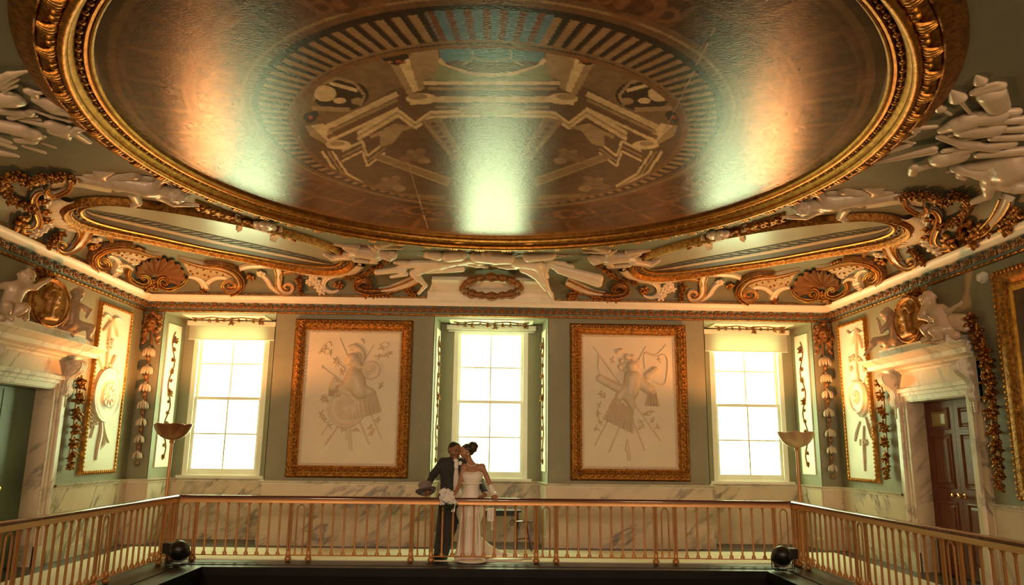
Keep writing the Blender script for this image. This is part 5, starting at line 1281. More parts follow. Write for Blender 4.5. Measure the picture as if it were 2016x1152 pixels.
    ribbon('fluted_band', [(92, 380), (96, 395), (106, 412), (120, 428), (138, 438)], [7, 9, 10, 9, 6], PL, s1, .06, None, 1)
    tuft('gilt_leaf', 84, 392, .10, GC, s1, 5); tuft('gilt_leaf', 92, 412, .10, GC, s1, 6); tuft('gilt_leaf', 94, 428, .10, GC, s1, 7)
    ribbon('upper_curl', [(142, 350), (137, 364), (124, 373), (108, 379), (98, 377), (92, 371), (97, 366)], [3, 4, 4, 3.5, 3, 2.5, 1.5], PL, s1, .07, M['gilt'])
    ribbon('upper_body', [(102, 362), (130, 356), (160, 356), (190, 364), (220, 372)], [5, 8, 9, 7, 4], PL, s1, .05)
    s2 = scrollT('white C scroll with gilt eye beside the %s cornice, under the oval' % side, 150, 475)
    ribbon('band', [(172, 450), (166, 462), (157, 474), (146, 486), (133, 496), (120, 498), (110, 492), (108, 482), (114, 475), (123, 476), (126, 484), (120, 489), (116, 485)], [9, 8.5, 7.5, 6.5, 5, 4, 3.5, 3, 2.6, 2.2, 1.8, 1.5, 1], PL, s2, .07, M['gilt'])
    ribbon('inner_curve', [(127, 441), (141, 440), (152, 446), (155, 457), (150, 470), (141, 481)], [2.2, 2.6, 3, 3, 2.5, 1.5], PL, s2, .06, M['gilt'])
    ribbon('leaf_branch', [(150, 484), (162, 476), (175, 471), (186, 469)], [2, 3, 3, 2], PL, s2, .05); tuft('leaf_tip', 189, 468, .10, PL, s2, 2); tuft('gilt_leaf', 184, 480, .12, GC, s2, 3)
    ribbon('upper_band', [(172, 452), (190, 449), (206, 453), (217, 463), (220, 476)], [2.5, 3, 3.2, 3, 1.6], PL, s2, .06, M['gilt'])
    swag('short gilt leaf drop beside the %s C scroll' % side, [(118, 453), (108, 461), (99, 469), (90, 480)], [.95, .9, .9, .7])
    swag('gilt garland looping beyond the outer end of the %s oval' % side, [(144, 342), (128, 340), (113, 341), (98, 339), (84, 341), (70, 346), (56, 352), (44, 342), (30, 338), (18, 341), (6, 348), (8, 360), (11, 370), (18, 381), (28, 388), (40, 394), (53, 398)], [.85, 1.0, .9])
    # ---- shell with trellis wings in the corner of the cove
    sh = thing('shell_ornament', 'bronze shell between two volutes in the %s corner of the cove' % side, 'ornament', Wm(cpt(310, 545)))
    hinge = np.array((303., 541.)); tips = [(262, 538), (265, 524), (276, 511), (292, 505), (310, 502), (328, 504), (344, 509), (357, 519), (364, 531), (366, 544), (358, 554)]
    for i, tp in enumerate(tips):
        tp = np.array(tp, float); d = tp-hinge; k = MB(); rows = []; nn = np.array((-d[1], d[0]))/np.linalg.norm(d); L = np.linalg.norm(d); W_ = 8.2
        for j in range(9):
            f_ = .10+.90*j/8; c = hinge+d*f_; w_ = W_*f_**.85*(math.sqrt(max(0, 1-max(0, (f_-.86)/.155)**2)))
            rows.append([Wm(cpt(c[0]+nn[0]*w_*u, c[1]+nn[1]*w_*u, (.03+.085*f_)*(1-.55*u*u)-.002)) for u in (-1, -.6, 0, .6, 1)])
        k.add([v for r in rows for v in r], [(a*5+b, a*5+b+1, (a+1)*5+b+1, (a+1)*5+b) for a in range(8) for b in range(4)]); k.build('shell_lobe', M['shell'] if 'shell' in M else M.setdefault('shell', mat('bronzed_shell', (.15, .058, .016), .4, .3, scale=8, col2=(.24, .10, .03))), sh, True)
    ribbon('volute', [(252, 525), (247, 538), (252, 550), (262, 557), (274, 560), (285, 555), (290, 546), (286, 539), (278, 537), (273, 542), (277, 547), (282, 544)], [2, 2.5, 3, 3.5, 3.5, 3.5, 3, 2.6, 2.3, 2, 1.6, 1], M['bronzeleaf'], sh, .10, M['gilt'])
    ribbon('volute', [(370, 543), (361, 556), (345, 567), (328, 569), (315, 562), (310, 551), (314, 543), (323, 541), (330, 548), (328, 556), (321, 557), (319, 551)], [2, 3, 3.5, 4, 4, 3.6, 3.2, 2.8, 2.5, 2, 1.6, 1], M['bronzeleaf'], sh, .10, M['gilt'])
    for q, (x, y) in enumerate(((290, 566), (298, 560), (303, 566), (300, 552), (284, 570))): tuft('gilt_leaf', x, y, .09, GC, sh, q)
    # trellis wings
    tw = thing('trellis_scroll', 'gilt volute with trellis panel and white leaf at the cornice end of the %s shell' % side, 'ornament', Wm(cpt(195, 512)))
    patch('trellis', [(217, 490), (238, 485), (262, 488), (290, 497), (312, 499), (290, 506), (270, 518), (258, 519), (246, 509), (232, 500), (220, 500)], M['trellis'], tw, .035)
    for a, b in (((222, 499), (250, 486)), ((235, 502), (272, 491)), ((250, 512), (290, 498)), ((233, 487), (262, 518)), ((252, 487), (276, 512)), ((270, 490), (290, 504))):
        k = MB(); k.tube([Wm(cpt(a[0]+(b[0]-a[0])*q, a[1]+(b[1]-a[1])*q, .04)) for q in np.linspace(0, 1, 6)], .008, 5); k.build('trellis_bar', PL, tw, True)
    for q, (x, y) in enumerate(((232, 494), (244, 492), (257, 494), (268, 498), (247, 503), (258, 507), (268, 508), (280, 501), (256, 514), (240, 498))): k = MB(); k.ellip(Wm(cpt(x, y, .045)), (.018,)*3, 7, 5); k.build('stud', GC, tw, True)
    ribbon('top_band', [(318, 500), (296, 497), (272, 489), (250, 484), (230, 483), (212, 485), (196, 491), (184, 501), (180, 514), (186, 525), (197, 529), (207, 524), (211, 514), (205, 506), (196, 505), (189, 511), (191, 519), (199, 521), (203, 514), (197, 511)], [1.5, 2.5, 3.2, 3.5, 3.8, 4, 4, 4, 4, 3.8, 3.6, 3.3, 3, 2.8, 2.5, 2.3, 2, 1.7, 1.3, .8], PL, tw, .09, M['gilt'])
    ribbon('outer_band', [(262, 478), (236, 477), (212, 479), (194, 485), (180, 495), (173, 508), (176, 522), (186, 532)], [1.5, 2.2, 2.6, 3, 3, 3, 2.6, 1.8], M['bronzeleaf'], tw, .11, GC)
    ribbon('leaf', [(209, 503), (222, 503), (231, 511), (232, 522), (227, 532), (222, 541)], [3, 4.5, 5.5, 7, 8.5, 6], PL, tw, .08, None, .6)
    ribbon('leaf', [(232, 520), (243, 518), (252, 521), (259, 529)], [4, 4.2, 3.6, 2.5], PL, tw, .08); tuft('leaf_tip', 222, 541, .07, PL, tw, 1)
    for q, (x, y) in enumerate(((268, 485), (274, 488), (280, 490))): tuft('gilt_leaf', x, y, .08, GC, tw, q)
    tw = thing('trellis_scroll', 'gilt volute with trellis panel and white leaf along the window wall beside the %s shell' % side, 'ornament', Wm(cpt(460, 555)))
    patch('trellis', [(361, 507), (384, 515), (407, 521), (434, 527), (458, 540), (450, 545), (432, 541), (418, 545), (409, 549), (394, 543), (378, 539), (368, 527)], M['trellis'], tw, .035)
    for q, (x, y) in enumerate(((374, 518), (376, 530), (388, 522), (390, 534), (402, 527), (404, 538), (416, 531), (428, 533), (412, 541), (440, 538), (380, 536))): k = MB(); k.ellip(Wm(cpt(x, y, .045)), (.018,)*3, 7, 5); k.build('stud', GC, tw, True)
    ribbon('top_band', [(352, 505), (378, 513), (406, 520), (434, 523), (456, 531), (468, 544), (472, 558), (466, 570), (454, 574), (443, 568), (441, 556), (448, 549), (459, 551), (464, 560), (457, 566), (450, 562), (453, 557)], [1.5, 2.6, 3, 3.4, 3.8, 4, 4, 3.8, 3.5, 3.2, 2.9, 2.6, 2.3, 2, 1.7, 1.3, .9], PL, tw, .09, M['gilt'])
    ribbon('outer_band', [(405, 514), (430, 515), (454, 521), (471, 532), (481, 548), (480, 564), (471, 576), (456, 582)], [1.5, 2.2, 2.6, 3, 3.2, 3, 2.6, 1.6], M['bronzeleaf'], tw, .11, GC)
    ribbon('leaf', [(372, 542), (386, 544), (398, 551), (405, 562), (408, 572)], [2.5, 4, 6, 8, 6], PL, tw, .08); ribbon('leaf', [(408, 556), (420, 546), (434, 543), (450, 546)], [6, 5, 4, 2.5], PL, tw, .08); tuft('gilt_leaf', 402, 571, .09, GC, tw, 3)
    for q, (x, y) in enumerate(((408, 516), (418, 517), (428, 518))): tuft('gilt_leaf', x, y, .07, GC, tw, q)
    # ---- scrolls along the window wall
    s4 = scrollT('white acanthus scroll over the frieze, beside the %s trellis volute' % side, 550, 560)
    ribbon('band', [(546, 522), (550, 538), (549, 554), (552, 568), (560, 577), (571, 577), (577, 569), (575, 560), (567, 557), (560, 562), (563, 569), (569, 567)], [7, 7.5, 7, 6, 5, 4.2, 3.6, 3.1, 2.6, 2.2, 1.8, 1.2], PL, s4, .07, M['gilt'])
    ribbon('leaf_branch', [(508, 539), (517, 540), (527, 550), (534, 563), (544, 574), (556, 580)], [2.5, 4, 5, 5, 4, 2], PL, s4, .06); tuft('leaf_tip', 515, 535, .10, PL, s4, 1); tuft('gilt_flower', 494, 543, .11, GC, s4, 2)
    ribbon('upper_arm', [(472, 527), (488, 522), (514, 521), (541, 524)], [3.5, 3.5, 3, 2], PL, s4, .06); ribbon('arch', [(551, 546), (558, 535), (574, 530), (588, 533), (598, 540)], [2, 3, 3.5, 3, 2], PL, s4, .06, M['gilt']); ribbon('body', [(556, 527), (590, 529), (620, 534), (645, 537)], [4, 5, 6.5, 6], PL, s4, .045)
    s5 = scrollT('white acanthus hook with leafy edge over the frieze, towards the centre from the %s oval' % side, 640, 560)
    ribbon('band', [(648, 540), (639, 550), (637, 562), (642, 571), (652, 575), (663, 573), (668, 569)], [6, 6, 5.5, 5, 4, 3, 2], PL, s5, .07); ribbon('upper_arm', [(643, 547), (666, 537), (690, 527), (711, 517)], [3, 3.5, 3.2, 2.5], PL, s5, .06)
    for q, (x, y) in enumerate(((618, 545), (612, 553), (624, 552), (628, 562), (634, 572))): tuft('leaf_tuft', x, y, .11, PL, s5, q)
    tuft('gilt_leaf', 668, 559, .12, GC, s5, 7)
    swag('short gilt leaf drop hanging between the %s acanthus scrolls' % side, [(589, 545), (591, 556), (592, 566), (595, 576)], [.95, .85, .8, .6])
    swag('gilt leaf festoon running from the %s winged figure to the console scroll' % side, [(763, 508), (750, 516), (738, 524), (726, 531), (709, 538), (691, 540)], [.7, .8, .9])
    s6 = scrollT('large white console scroll with bronzed curl, %s of the central pedestal' % side, 720, 560)
    ribbon('shaft', [(822, 546), (806, 554), (786, 563), (766, 570), (746, 573)], [7, 8, 8, 7.5, 7], PL, s6, .09, GC)
    ribbon('curl', [(750, 573), (732, 574), (716, 572), (705, 564), (703, 554), (711, 547), (723, 548), (730, 556), (726, 564), (717, 564), (714, 558)], [7, 7.5, 7, 6.5, 6, 5.5, 5, 4.2, 3.4, 2.6, 1.6], M['bronzeleaf'], s6, .11, GC)
    for q, (x, y) in enumerate(((752, 578), (738, 580), (766, 578), (806, 574), (815, 577), (722, 580))): tuft('gilt_leaf', x, y, .10, GC, s6, q)
    # ---- winged women at both ends of the oval
    stucco_fig('reclining winged stucco woman on the outer end of the %s oval frame' % side, (270, 370), dict(head=(352, 382), neck=(325, 374), chest=(292, 366), pelvis=(240, 356), shL=(310, 360), elL=(322, 350), haL=(332, 358), shR=(315, 385), elR=(342, 400), haR=(372, 403), knL=(222, 350), knR=(232, 368)), .25, (.5, -.3, -.8), (.9, .3, .2),
       [('wing', [((200, 338), (230, 332), .09, .05), ((190, 330), (215, 322), .07, .03), ((205, 345), (170, 342), .08, .05)]), ('drapery', [((265, 340), (240, 345), .09, .07), ((240, 345), (215, 352), .08, .08), ((262, 378), (272, 398), .08, .05), ((272, 398), (262, 405), .05, .04), ((165, 352), (230, 358), .06, .11), ((262, 345), (300, 350), .06, .05), ((165, 352), (158, 358), .06, .03)])])
    stucco_fig('reclining winged stucco woman on the inner end of the %s oval frame' % side, (710, 495), dict(head=(768, 503), neck=(752, 500), chest=(735, 497), pelvis=(705, 494), shL=(742, 488), elL=(728, 482), shR=(745, 507), elR=(730, 515), haR=(716, 513), knL=(680, 486), knR=(684, 502)), .22, (.4, -.6, -.6), (.9, 0, .3),
       [('wing', [((752, 484), (790, 488), .07, .03), ((756, 478), (800, 482), .05, .02), ((744, 482), (770, 476), .07, .04)]), ('drapery', [((700, 484), (660, 478), .08, .05), ((690, 502), (655, 508), .09, .05), ((700, 510), (740, 516), .06, .04), ((655, 508), (640, 500), .05, .04)])], res=.015)
MIR = False
# ---- small gilt and white pieces squeezed between the round frame and the ovals
for MIR, side in ((False, 'left'), (True, 'right')):
    t = thing('frame_spray', 'white and gilt stucco spray between the round frame and the %s oval' % side, 'ornament', Wm(cpt(500, 438)))
    ribbon('stem', [(385, 395), (430, 412), (480, 430), (530, 446), (590, 466)], [2, 2.6, 2.6, 2.4, 2], GC, t, .06)
    for i in range(10): tuft('gilt_leaf', 400+20*i, 404+6.7*i, .13, GC, t, i)
    ribbon('white_curl', [(462, 424), (472, 430), (474, 440), (466, 446)], [4, 5, 5, 3], PL, t, .10); ribbon('white_curl', [(556, 448), (545, 454), (535, 462), (545, 466)], [4, 5, 4, 3], PL, t, .10)
    tuft('white_shell', 522, 438, .20, PL, t, 3, 8); tuft('white_shell', 508, 437, .16, PL, t, 4, 7)
MIR = False
# ---- central group over the middle window: pedestal, wreath, two reclining figures and trophies
pd = thing('pedestal', 'long pale pedestal on the cove above the centre window', 'pedestal', cpt(965, 570))
def ped(nm, x0, x1, y0, y1, h):
    k = MB(); n = 16; m_ = 8; vs = []
    for hh in (h, -.03):
        for j in range(m_+1):
            for i in range(n+1): a = x0[0]+(x1[0]-x0[0])*i/n; b = x0[1]+(x1[1]-x0[1])*i/n; f_ = j/m_; x = a+(b-a)*f_; y = y0+(y1-y0)*f_+.0186*(x-965); vs.append(cpt(x, y, hh))
    q = (n+1)*(m_+1); fs = [(j*(n+1)+i, j*(n+1)+i+1, (j+1)*(n+1)+i+1, (j+1)*(n+1)+i) for j in range(m_) for i in range(n)]
    bd = [i for i in range(n+1)]+[(j+1)*(n+1)-1 for j in range(1, m_+1)]+[m_*(n+1)+i for i in range(n-1, -1, -1)]+[j*(n+1) for j in range(m_-1, 0, -1)]
    fs += [(bd[i], bd[(i+1) % len(bd)], q+bd[(i+1) % len(bd)], q+bd[i]) for i in range(len(bd))]
    k.add(vs, fs); return k.build(nm, M['cream'], pd)
ped('base', (841, 843), (1091, 1089), 594, 572, .07); ped('die', (845, 853), (1087, 1077), 573, 551, .05); ped('cap', (850, 851), (1080, 1078), 552, 546, .075)
wr = thing('wreath', 'round bronze leaf wreath hung on the pale pedestal', 'wreath', cpt(968, 560, .08))
nut = MB().ellip((0, 0, 0), (.055, .055, .085), 9, 7)
for a in range(6): nut.tube(cr([(.03*math.cos(a*1.047), .03*math.sin(a*1.047), -.08), (.064*math.cos(a*1.047), .064*math.sin(a*1.047), 0), (.03*math.cos(a*1.047), .03*math.sin(a*1.047), .08)], 4), .012, 5)
nut = nut.mesh('leaf_bud', M['bronzeleaf'], True)
for i in range(16):
    a = 2*PI*i/16; x, y = 968+54*math.cos(a), 558+25*math.sin(a); p = cpt(x, y, .12); p2 = cpt(968+54*math.cos(a+.1), 558+25*math.sin(a+.1), .12); d = (p2-p).normalized()
    place('leaf_bud', nut, wr, Matrix.Translation(p) @ (-d).to_track_quat('Z', 'Y').to_matrix().to_4x4() @ Matrix.Scale(1.0 if i % 2 else 1.2, 4))
FN = (0, -.75, -.66)
stucco_fig('reclining nude stucco figure with bent leg, left of the wreath', (870, 525), dict(head=(948, 512), neck=(932, 509), chest=(905, 508), pelvis=(866, 518), shL=(915, 498), elL=(935, 503), haL=(952, 508), shR=(915, 516), elR=(938, 522), haR=(950, 524), knL=(814, 538), anL=(838, 562), toL=(824, 578), knR=(812, 520), anR=(790, 524), toR=(776, 530)), .21, (.3, -.8, -.5), (.8, 0, .5),
   [('drapery', [((800, 518), (778, 516), .05, .04), ((795, 530), (742, 536), .06, .05), ((800, 540), (770, 545), .04, .03), ((880, 500), (872, 490), .07, .06), ((838, 495), (860, 500), .06, .05), ((810, 495), (838, 498), .05, .03), ((840, 535), (910, 530), .04, .05)])], FN, .23, res=.014, mt=PL, plump=1.45)
stucco_fig('reclining stucco figure in rippling drapery, right of the wreath', (1060, 525), dict(head=(985, 508), neck=(1000, 510), chest=(1022, 514), pelvis=(1055, 520), shL=(1010, 503), elL=(990, 512), haL=(975, 518), shR=(1015, 524), elR=(998, 526), haR=(980, 524), knL=(1068, 545), anL=(1080, 570), toL=(1088, 585), knR=(1074, 530)), .20, (-.2, -.8, -.5), (-.8, 0, .5),
   [('drapery', [((1030, 530), (1070, 545), .07, .06), ((1045, 538), (1072, 556), .06, .05), ((1066, 522), (1076, 545), .06, .05), ((1080, 520), (1124, 526), .07, .06), ((1072, 510), (1110, 518), .05, .05), ((1005, 505), (1045, 512), .08, .08), ((1060, 550), (1075, 570), .05, .04)])], FN, .23, res=.014, mt=PL, plump=1.45)
tr = stucco_fig('pile of stucco armour, shields and spears behind the central figures', (965, 503), {}, .2, (0, -1, 0), (0, 0, 1),
   [('shield', [((938, 504), (975, 508), .11, .11), ((975, 508), (1002, 510), .11, .09)]), ('helmet', [((958, 500), (966, 502), .12, .09), ((966, 496), (985, 500), .06, .05)]), ('plume', [((975, 500), (998, 506), .07, .05), ((998, 506), (1006, 514), .05, .03)]), ('quiver', [((1040, 506), (1086, 502), .09, .08)]), ('quiver_rim', [((1084, 497), (1086, 508), .04, .04)]), ('helmet', [((862, 502), (845, 500), .10, .08)]), ('helmet_brim', [((838, 504), (868, 508), .04, .04)]), ('cuirass', [((905, 500), (882, 504), .12, .11)]), ('cuirass_strap', [((890, 494), (898, 510), .04, .04)]), ('spear', [((900, 492), (948, 507), .016, .016)]), ('spear', [((1004, 506), (1058, 493), .016, .016)]), ('spear', [((1070, 514), (1136, 499), .014, .008)]), ('spear', [((850, 508), (812, 500), .014, .008)]), ('banner', [((1090, 525), (1180, 548), .05, .07)]), ('banner', [((1100, 533), (1178, 558), .05, .07)]), ('banner', [((1096, 529), (1180, 553), .05, .06)]), ('fringe', [((1070, 500), (1124, 504), .025, .012)])], FN, .16, name='stucco_trophy', res=.013, mt=PL)

# ---- trophies at the two edges of the picture
PN = (-.02, -.06, -1)
stucco_fig('stucco trophy of armour, quiver and arrows on the right of the ceiling', (1900, 270), {}, .3, (0, -1, 0), (0, 0, 1), [
  ('quiver', [((1966, 215), (1952, 188), .10, .12)]), ('quiver_rim', [((1920, 184), (1968, 172), .05, .06), ((1924, 176), (1962, 166), .03, .03)]), ('quiver_band', [((1935, 204), (1980, 190), .03, .03)]),
  ('arrow', [((1945, 178), (1928, 160), .022, .022), ((1930, 162), (1921, 148), .06, .008)]), ('arrow', [((1912, 228), (1882, 192), .022, .02), ((1886, 196), (1870, 178), .08, .008)]), ('arrow', [((1873, 230), (1848, 215), .02, .018), ((1852, 218), (1838, 206), .055, .008)]),
  ('cuirass', [((1905, 240), (1960, 232), .09, .12), ((1880, 252), (1856, 262), .09, .05), ((1900, 262), (1955, 258), .10, .12), ((1890, 248), (1910, 244), .10, .10)]),
  ('feather', [((1862, 262), (1930, 238), .03, .06)]), ('feather', [((1870, 272), (1940, 250), .03, .06)]), ('feather', [((1880, 282), (1960, 266), .03, .06)]), ('feather', [((1930, 230), (2000, 225), .05, .06)]), ('feather', [((1940, 246), (2020, 240), .05, .06)]), ('feather', [((1950, 262), (2025, 258), .05, .06)]), ('feather', [((1955, 278), (2025, 275), .05, .06)]),
  ('helmet', [((1856, 320), (1885, 314), .13, .12), ((1885, 308), (1912, 298), .08, .07)]), ('helmet_crest', [((1860, 304), (1895, 298), .04, .04), ((1895, 298), (1912, 306), .04, .03)]), ('sword_hilt', [((1840, 332), (1800, 343), .045, .05)]), ('pommel', [((1800, 338), (1798, 350), .055, .055)]),
  ('spear_bundle', [((1838, 300), (1722, 328), .05, .010)]), ('spear_bundle', [((1838, 306), (1722, 331), .045, .010)]), ('sword', [((1800, 288), (1700, 318), .025, .010)]), ('sword', [((1790, 292), (1720, 312), .04, .03)]), ('spear', [((1780, 298), (1668, 337), .022, .006)]),
  ('gauntlet', [((1738, 282), (1770, 262), .07, .06), ((1770, 262), (1790, 252), .05, .06)]), ('gauntlet_cuff', [((1793, 242), (1804, 262), .05, .05)]), ('gauntlet_strap', [((1798, 258), (1842, 254), .035, .03)]), ('ribbon', [((1800, 270), (1780, 282), .03, .02), ((1780, 282), (1795, 288), .02, .02)]),
  ('drapery', [((1850, 275), (1900, 290), .04, .07), ((1900, 290), (1960, 300), .07, .06)]), ('drapery', [((1905, 300), (1990, 290), .05, .07)]), ('drapery', [((1930, 312), (2020, 304), .06, .07)])], PN, .10, name='stucco_trophy', res=.016, flat=.65)
stucco_fig('stucco figure with bent leg resting on the scroll at the right edge of the ceiling', (1960, 350), dict(head=(2045, 300), neck=(2030, 312), chest=(2005, 318), pelvis=(1985, 330), knL=(1950, 345), anL=(1945, 385), toL=(1915, 398), knR=(1975, 355), anR=(2000, 375), shL=(1980, 310), elL=(1935, 325), haL=(1895, 330)), .34, (-.6, -.6, -.2), (.2, .2, .9),
   [('drapery', [((1880, 330), (1930, 340), .06, .08), ((1930, 340), (1990, 325), .08, .1), ((1890, 345), (1900, 352), .05, .03), ((1960, 362), (2010, 368), .07, .08)])], (-.35, -.30, -.9), .16, res=.02)
s7 = scrollT('big white console scroll with gilt curl at the right edge above the cornice', 1930, 440)
ribbon('shaft', [(1985, 384), (1978, 405), (1966, 428), (1950, 448), (1938, 458)], [15, 15, 13, 11, 9], PL, s7, .10, M['gilt'])
ribbon('curl', [(1940, 462), (1924, 470), (1908, 468), (1897, 456), (1895, 442), (1903, 434), (1914, 437), (1916, 447), (1907, 452)], [9, 9, 8, 7, 6, 5, 4, 3, 2], GC, s7, .12)
for q, (x, y) in enumerate(((1925, 458), (1938, 452), (1950, 452), (1920, 475), (1985, 448), (1996, 434), (2008, 420))): tuft('gilt_leaf', x, y, .13, GC, s7, q)
PNL = (.02, -.06, -1)
stucco_fig('stucco trophy of quiver, bow and axe on the left of the ceiling', (90, 245), {}, .3, (0, -1, 0), (0, 0, 1), [
  ('quiver', [((74, 200), (110, 214), .06, .10), ((110, 214), (150, 228), .10, .07), ((150, 228), (182, 236), .05, .03)]), ('quiver_lid', [((70, 192), (55, 182), .04, .045), ((60, 184), (80, 186), .035, .025)]), ('quiver_band', [((98, 222), (112, 202), .03, .03)]), ('bow', [((65, 222), (100, 235), .02, .022), ((100, 235), (135, 244), .022, .02), ((135, 244), (168, 243), .02, .012)]), ('axe_case', [((100, 252), (128, 262), .075, .075), ((104, 264), (130, 272), .06, .06)]), ('case_band', [((136, 256), (134, 280), .03, .03)]), ('axe', [((145, 265), (172, 284), .07, .05), ((150, 260), (180, 260), .04, .03), ((180, 260), (202, 278), .03, .025)]), ('rod', [((45, 295), (86, 308), .025, .03)]), ('rod', [((80, 288), (108, 298), .02, .022)]),
  ('strap', [((40, 240), (88, 252), .035, .04)]), ('strap', [((20, 232), (75, 240), .025, .03)])], PNL, .09, name='stucco_trophy', res=.016, flat=.65)
stucco_fig('stucco shell helmet with bat wing at the left edge of the ceiling', (30, 220), {}, .3, (0, -1, 0), (0, 0, 1), [
  ('helmet', [((-8, 196), (20, 200), .13, .11), ((20, 200), (40, 206), .10, .05)]), ('helmet_rib', [((-5, 184), (10, 208), .03, .03)]), ('helmet_rib', [((8, 182), (24, 206), .03, .03)]), ('helmet_rib', [((18, 186), (36, 208), .025, .025)]), ('wing', [((-10, 165), (20, 150), .06, .04), ((20, 150), (62, 140), .04, .012)]), ('wing', [((0, 172), (35, 158), .05, .02)]), ('wing', [((5, 178), (32, 172), .04, .02)]), ('cuirass', [((0, 224), (55, 230), .05, .05), ((30, 262), (66, 272), .09, .08), ((0, 255), (40, 262), .09, .09)]), ('cuirass_boss', [((52, 275), (60, 277), .06, .06)]), ('cuirass_edge', [((60, 285), (88, 276), .05, .02), ((35, 284), (66, 287), .05, .04)]), ('drapery', [((-10, 285), (25, 298), .05, .04)]), ('drapery', [((-20, 275), (18, 288), .04, .03)]), ('drapery', [((0, 310), (32, 316), .05, .03)]), ('strap', [((20, 238), (60, 226), .04, .04), ((40, 228), (70, 234), .03, .025)])], PNL, .09, name='stucco_helmet', res=.016, flat=.65)
# ================================================================== the couple at the railing
PS = 3.717
def fp(Y): return lambda x, y, d=0.0: np.array(onY(780+x/PS, 840+y/PS, Y-d))
M['skin_m'] = mat('brown_skin', (.26, .12, .06), .5, var=.06, scale=8)
M['skin_f'] = mat('light_brown_skin', (.38, .19, .10), .45, var=.05, scale=8)
M['hair'] = mat('black_hair', (.012, .008, .006), .45, var=.4, scale=30)
M['hairb'] = mat('dark_brown_hair', (.03, .016, .009), .45, var=.4, scale=30)
M['suit'] = mat('charcoal_morning_coat', (.030, .030, .032), .8, var=.15, scale=30)
M['trouser'] = mat('dark_grey_trousers', (.035, .033, .033), .8, var=.15, scale=30)
M['shirt'] = mat('ivory_waistcoat', (.72, .64, .54), .5, var=.05, scale=12)
M['dress'] = mat('ivory_satin', (.80, .74, .66), .42, var=.04, scale=3, bump=.12, bscale=14, stretch=(3, 3, .6))
M['whitecloth'] = mat('white_cloth', (.85, .83, .78), .5, var=.03)
M['hat'] = mat('grey_felt', (.20, .165, .16), .85, var=.08, scale=20)
M['hatband'] = mat('dark_grey_band', (.06, .05, .055), .7, var=.1)
M['pearl'] = mat('pearl', (.85, .82, .74), .2, var=.03)
def head_prims(h, u, fc, up): return figure({'head': h}, u, fc, up, 1.0, False)
# --- groom
Yg = 11.88; g = fp(Yg)
gr = thing('person', 'man in a dark morning coat leaning his head towards the bride at the railing', 'person', tuple(g(320, 985)*np.array((1, 1, 0))))
fc, up = np.array((.50, -.80, -.33)), np.array((.30, -.15, .94)); fc /= np.linalg.norm(fc)
H = g(428, 172); u = .235
P = head_prims(H, u, fc, up)
P += [rc(H-np.array((.0, -.02, .09)), g(432, 250, .0), .055, .062, .04), el(g(408, 330), (.15, .09, .17), k=.06), rc(g(408, 330), g(395, 480), .10, .11, .05),
      rc(g(345, 262), g(480, 262), .055, .055, .05), rc(g(340, 265), g(272, 352, .10), .048, .04), rc(g(272, 352, .10), g(238, 425, .30), .038, .028),
      rc(g(482, 265, -.04), g(610, 400, -.10), .048, .042), rc(g(610, 400, -.1), g(652, 500, .32), .038, .027),
      rc(g(395, 500), g(345, 740), .10, .065, .05), rc(g(345, 740), g(302, 955), .06, .04), rc(g(420, 520), g(405, 740, .02), .10, .065, .05), rc(g(405, 740, .02), g(345, 955, .04), .06, .04)]
def hand(w, d, q, nrm, u):                      # palm and five fingers from the wrist w, along d, across q, closing towards nrm
    w, d, q, nrm = [np.array(v, float) for v in (w, d, q, nrm)]; d /= np.linalg.norm(d); q -= d*(q@d); q /= np.linalg.norm(q); nrm = nrm/np.linalg.norm(nrm)
    L = [rc(w, w+d*.04*u, .026*u, .03*u, .012), rb_(w+d*.065*u, (.034*u,)*3, rd=.02*u, k=.02)]
    L = [rc(w-q*.016*u, w+d*.075*u-q*.026*u, .018*u, .016*u, .012), rc(w+q*.016*u, w+d*.075*u+q*.026*u, .018*u, .016*u, .012), rc(w, w+d*.08*u, .022*u, .018*u, .012)]
    for o, l in ((-.033, .068), (-.011, .082), (.011, .078), (.032, .06)):
        b = w+d*.08*u+q*o*u; m_ = b+d*l*.5*u+nrm*.004; e_ = m_+d*l*.42*u+nrm*.028*u; L += [rc(b, m_, .0095*u, .009*u, .004), rc(m_, e_, .009*u, .0075*u, .004)]
    b = w+d*.025*u-q*.028*u; m_ = b+d*.035*u-q*.03*u+nrm*.01; e_ = m_+d*.035*u-q*.004*u+nrm*.012; L += [rc(b, m_, .012*u, .0105*u, .008), rc(m_, e_, .0105*u, .008*u, .004)]
    return L
wl = np.array((g(652, 505, .30))); wl[2] = .965
P += [rc(g(645, 490, .26), wl, .027, .025, .015)]+hand(wl, (-.62, -.55, -.28), (.5, -.75, 0), (0, -.25, -1), 1.08)
wr_ = g(236, 430, .30); P += hand(wr_, (-.10, -.35, -.9), (.9, -.3, 0), (-.2, -.8, -.3), 1.05)
solid('body', P, .0075, M['skin_m'], gr)
upv = up-fc*(up@fc); upv /= np.linalg.norm(upv); rt = np.cross(fc, upv)
Q = [el(H+upv*u*.17-fc*u*.08, (u*.42, u*.44, u*.36), Matrix(np.stack([rt, fc, upv], 1).tolist()).to_euler()), el(H-fc*u*.22-upv*u*.04, (u*.36, u*.27, u*.36), Matrix(np.stack([rt, fc, upv], 1).tolist()).to_euler()), cut(el(H+fc*u*.50-upv*u*.12, (u*.40, u*.32, u*.42), Matrix(np.stack([rt, fc, upv], 1).tolist()).to_euler(), .01))]
solid('hair', Q, .008, M['hair'], gr)
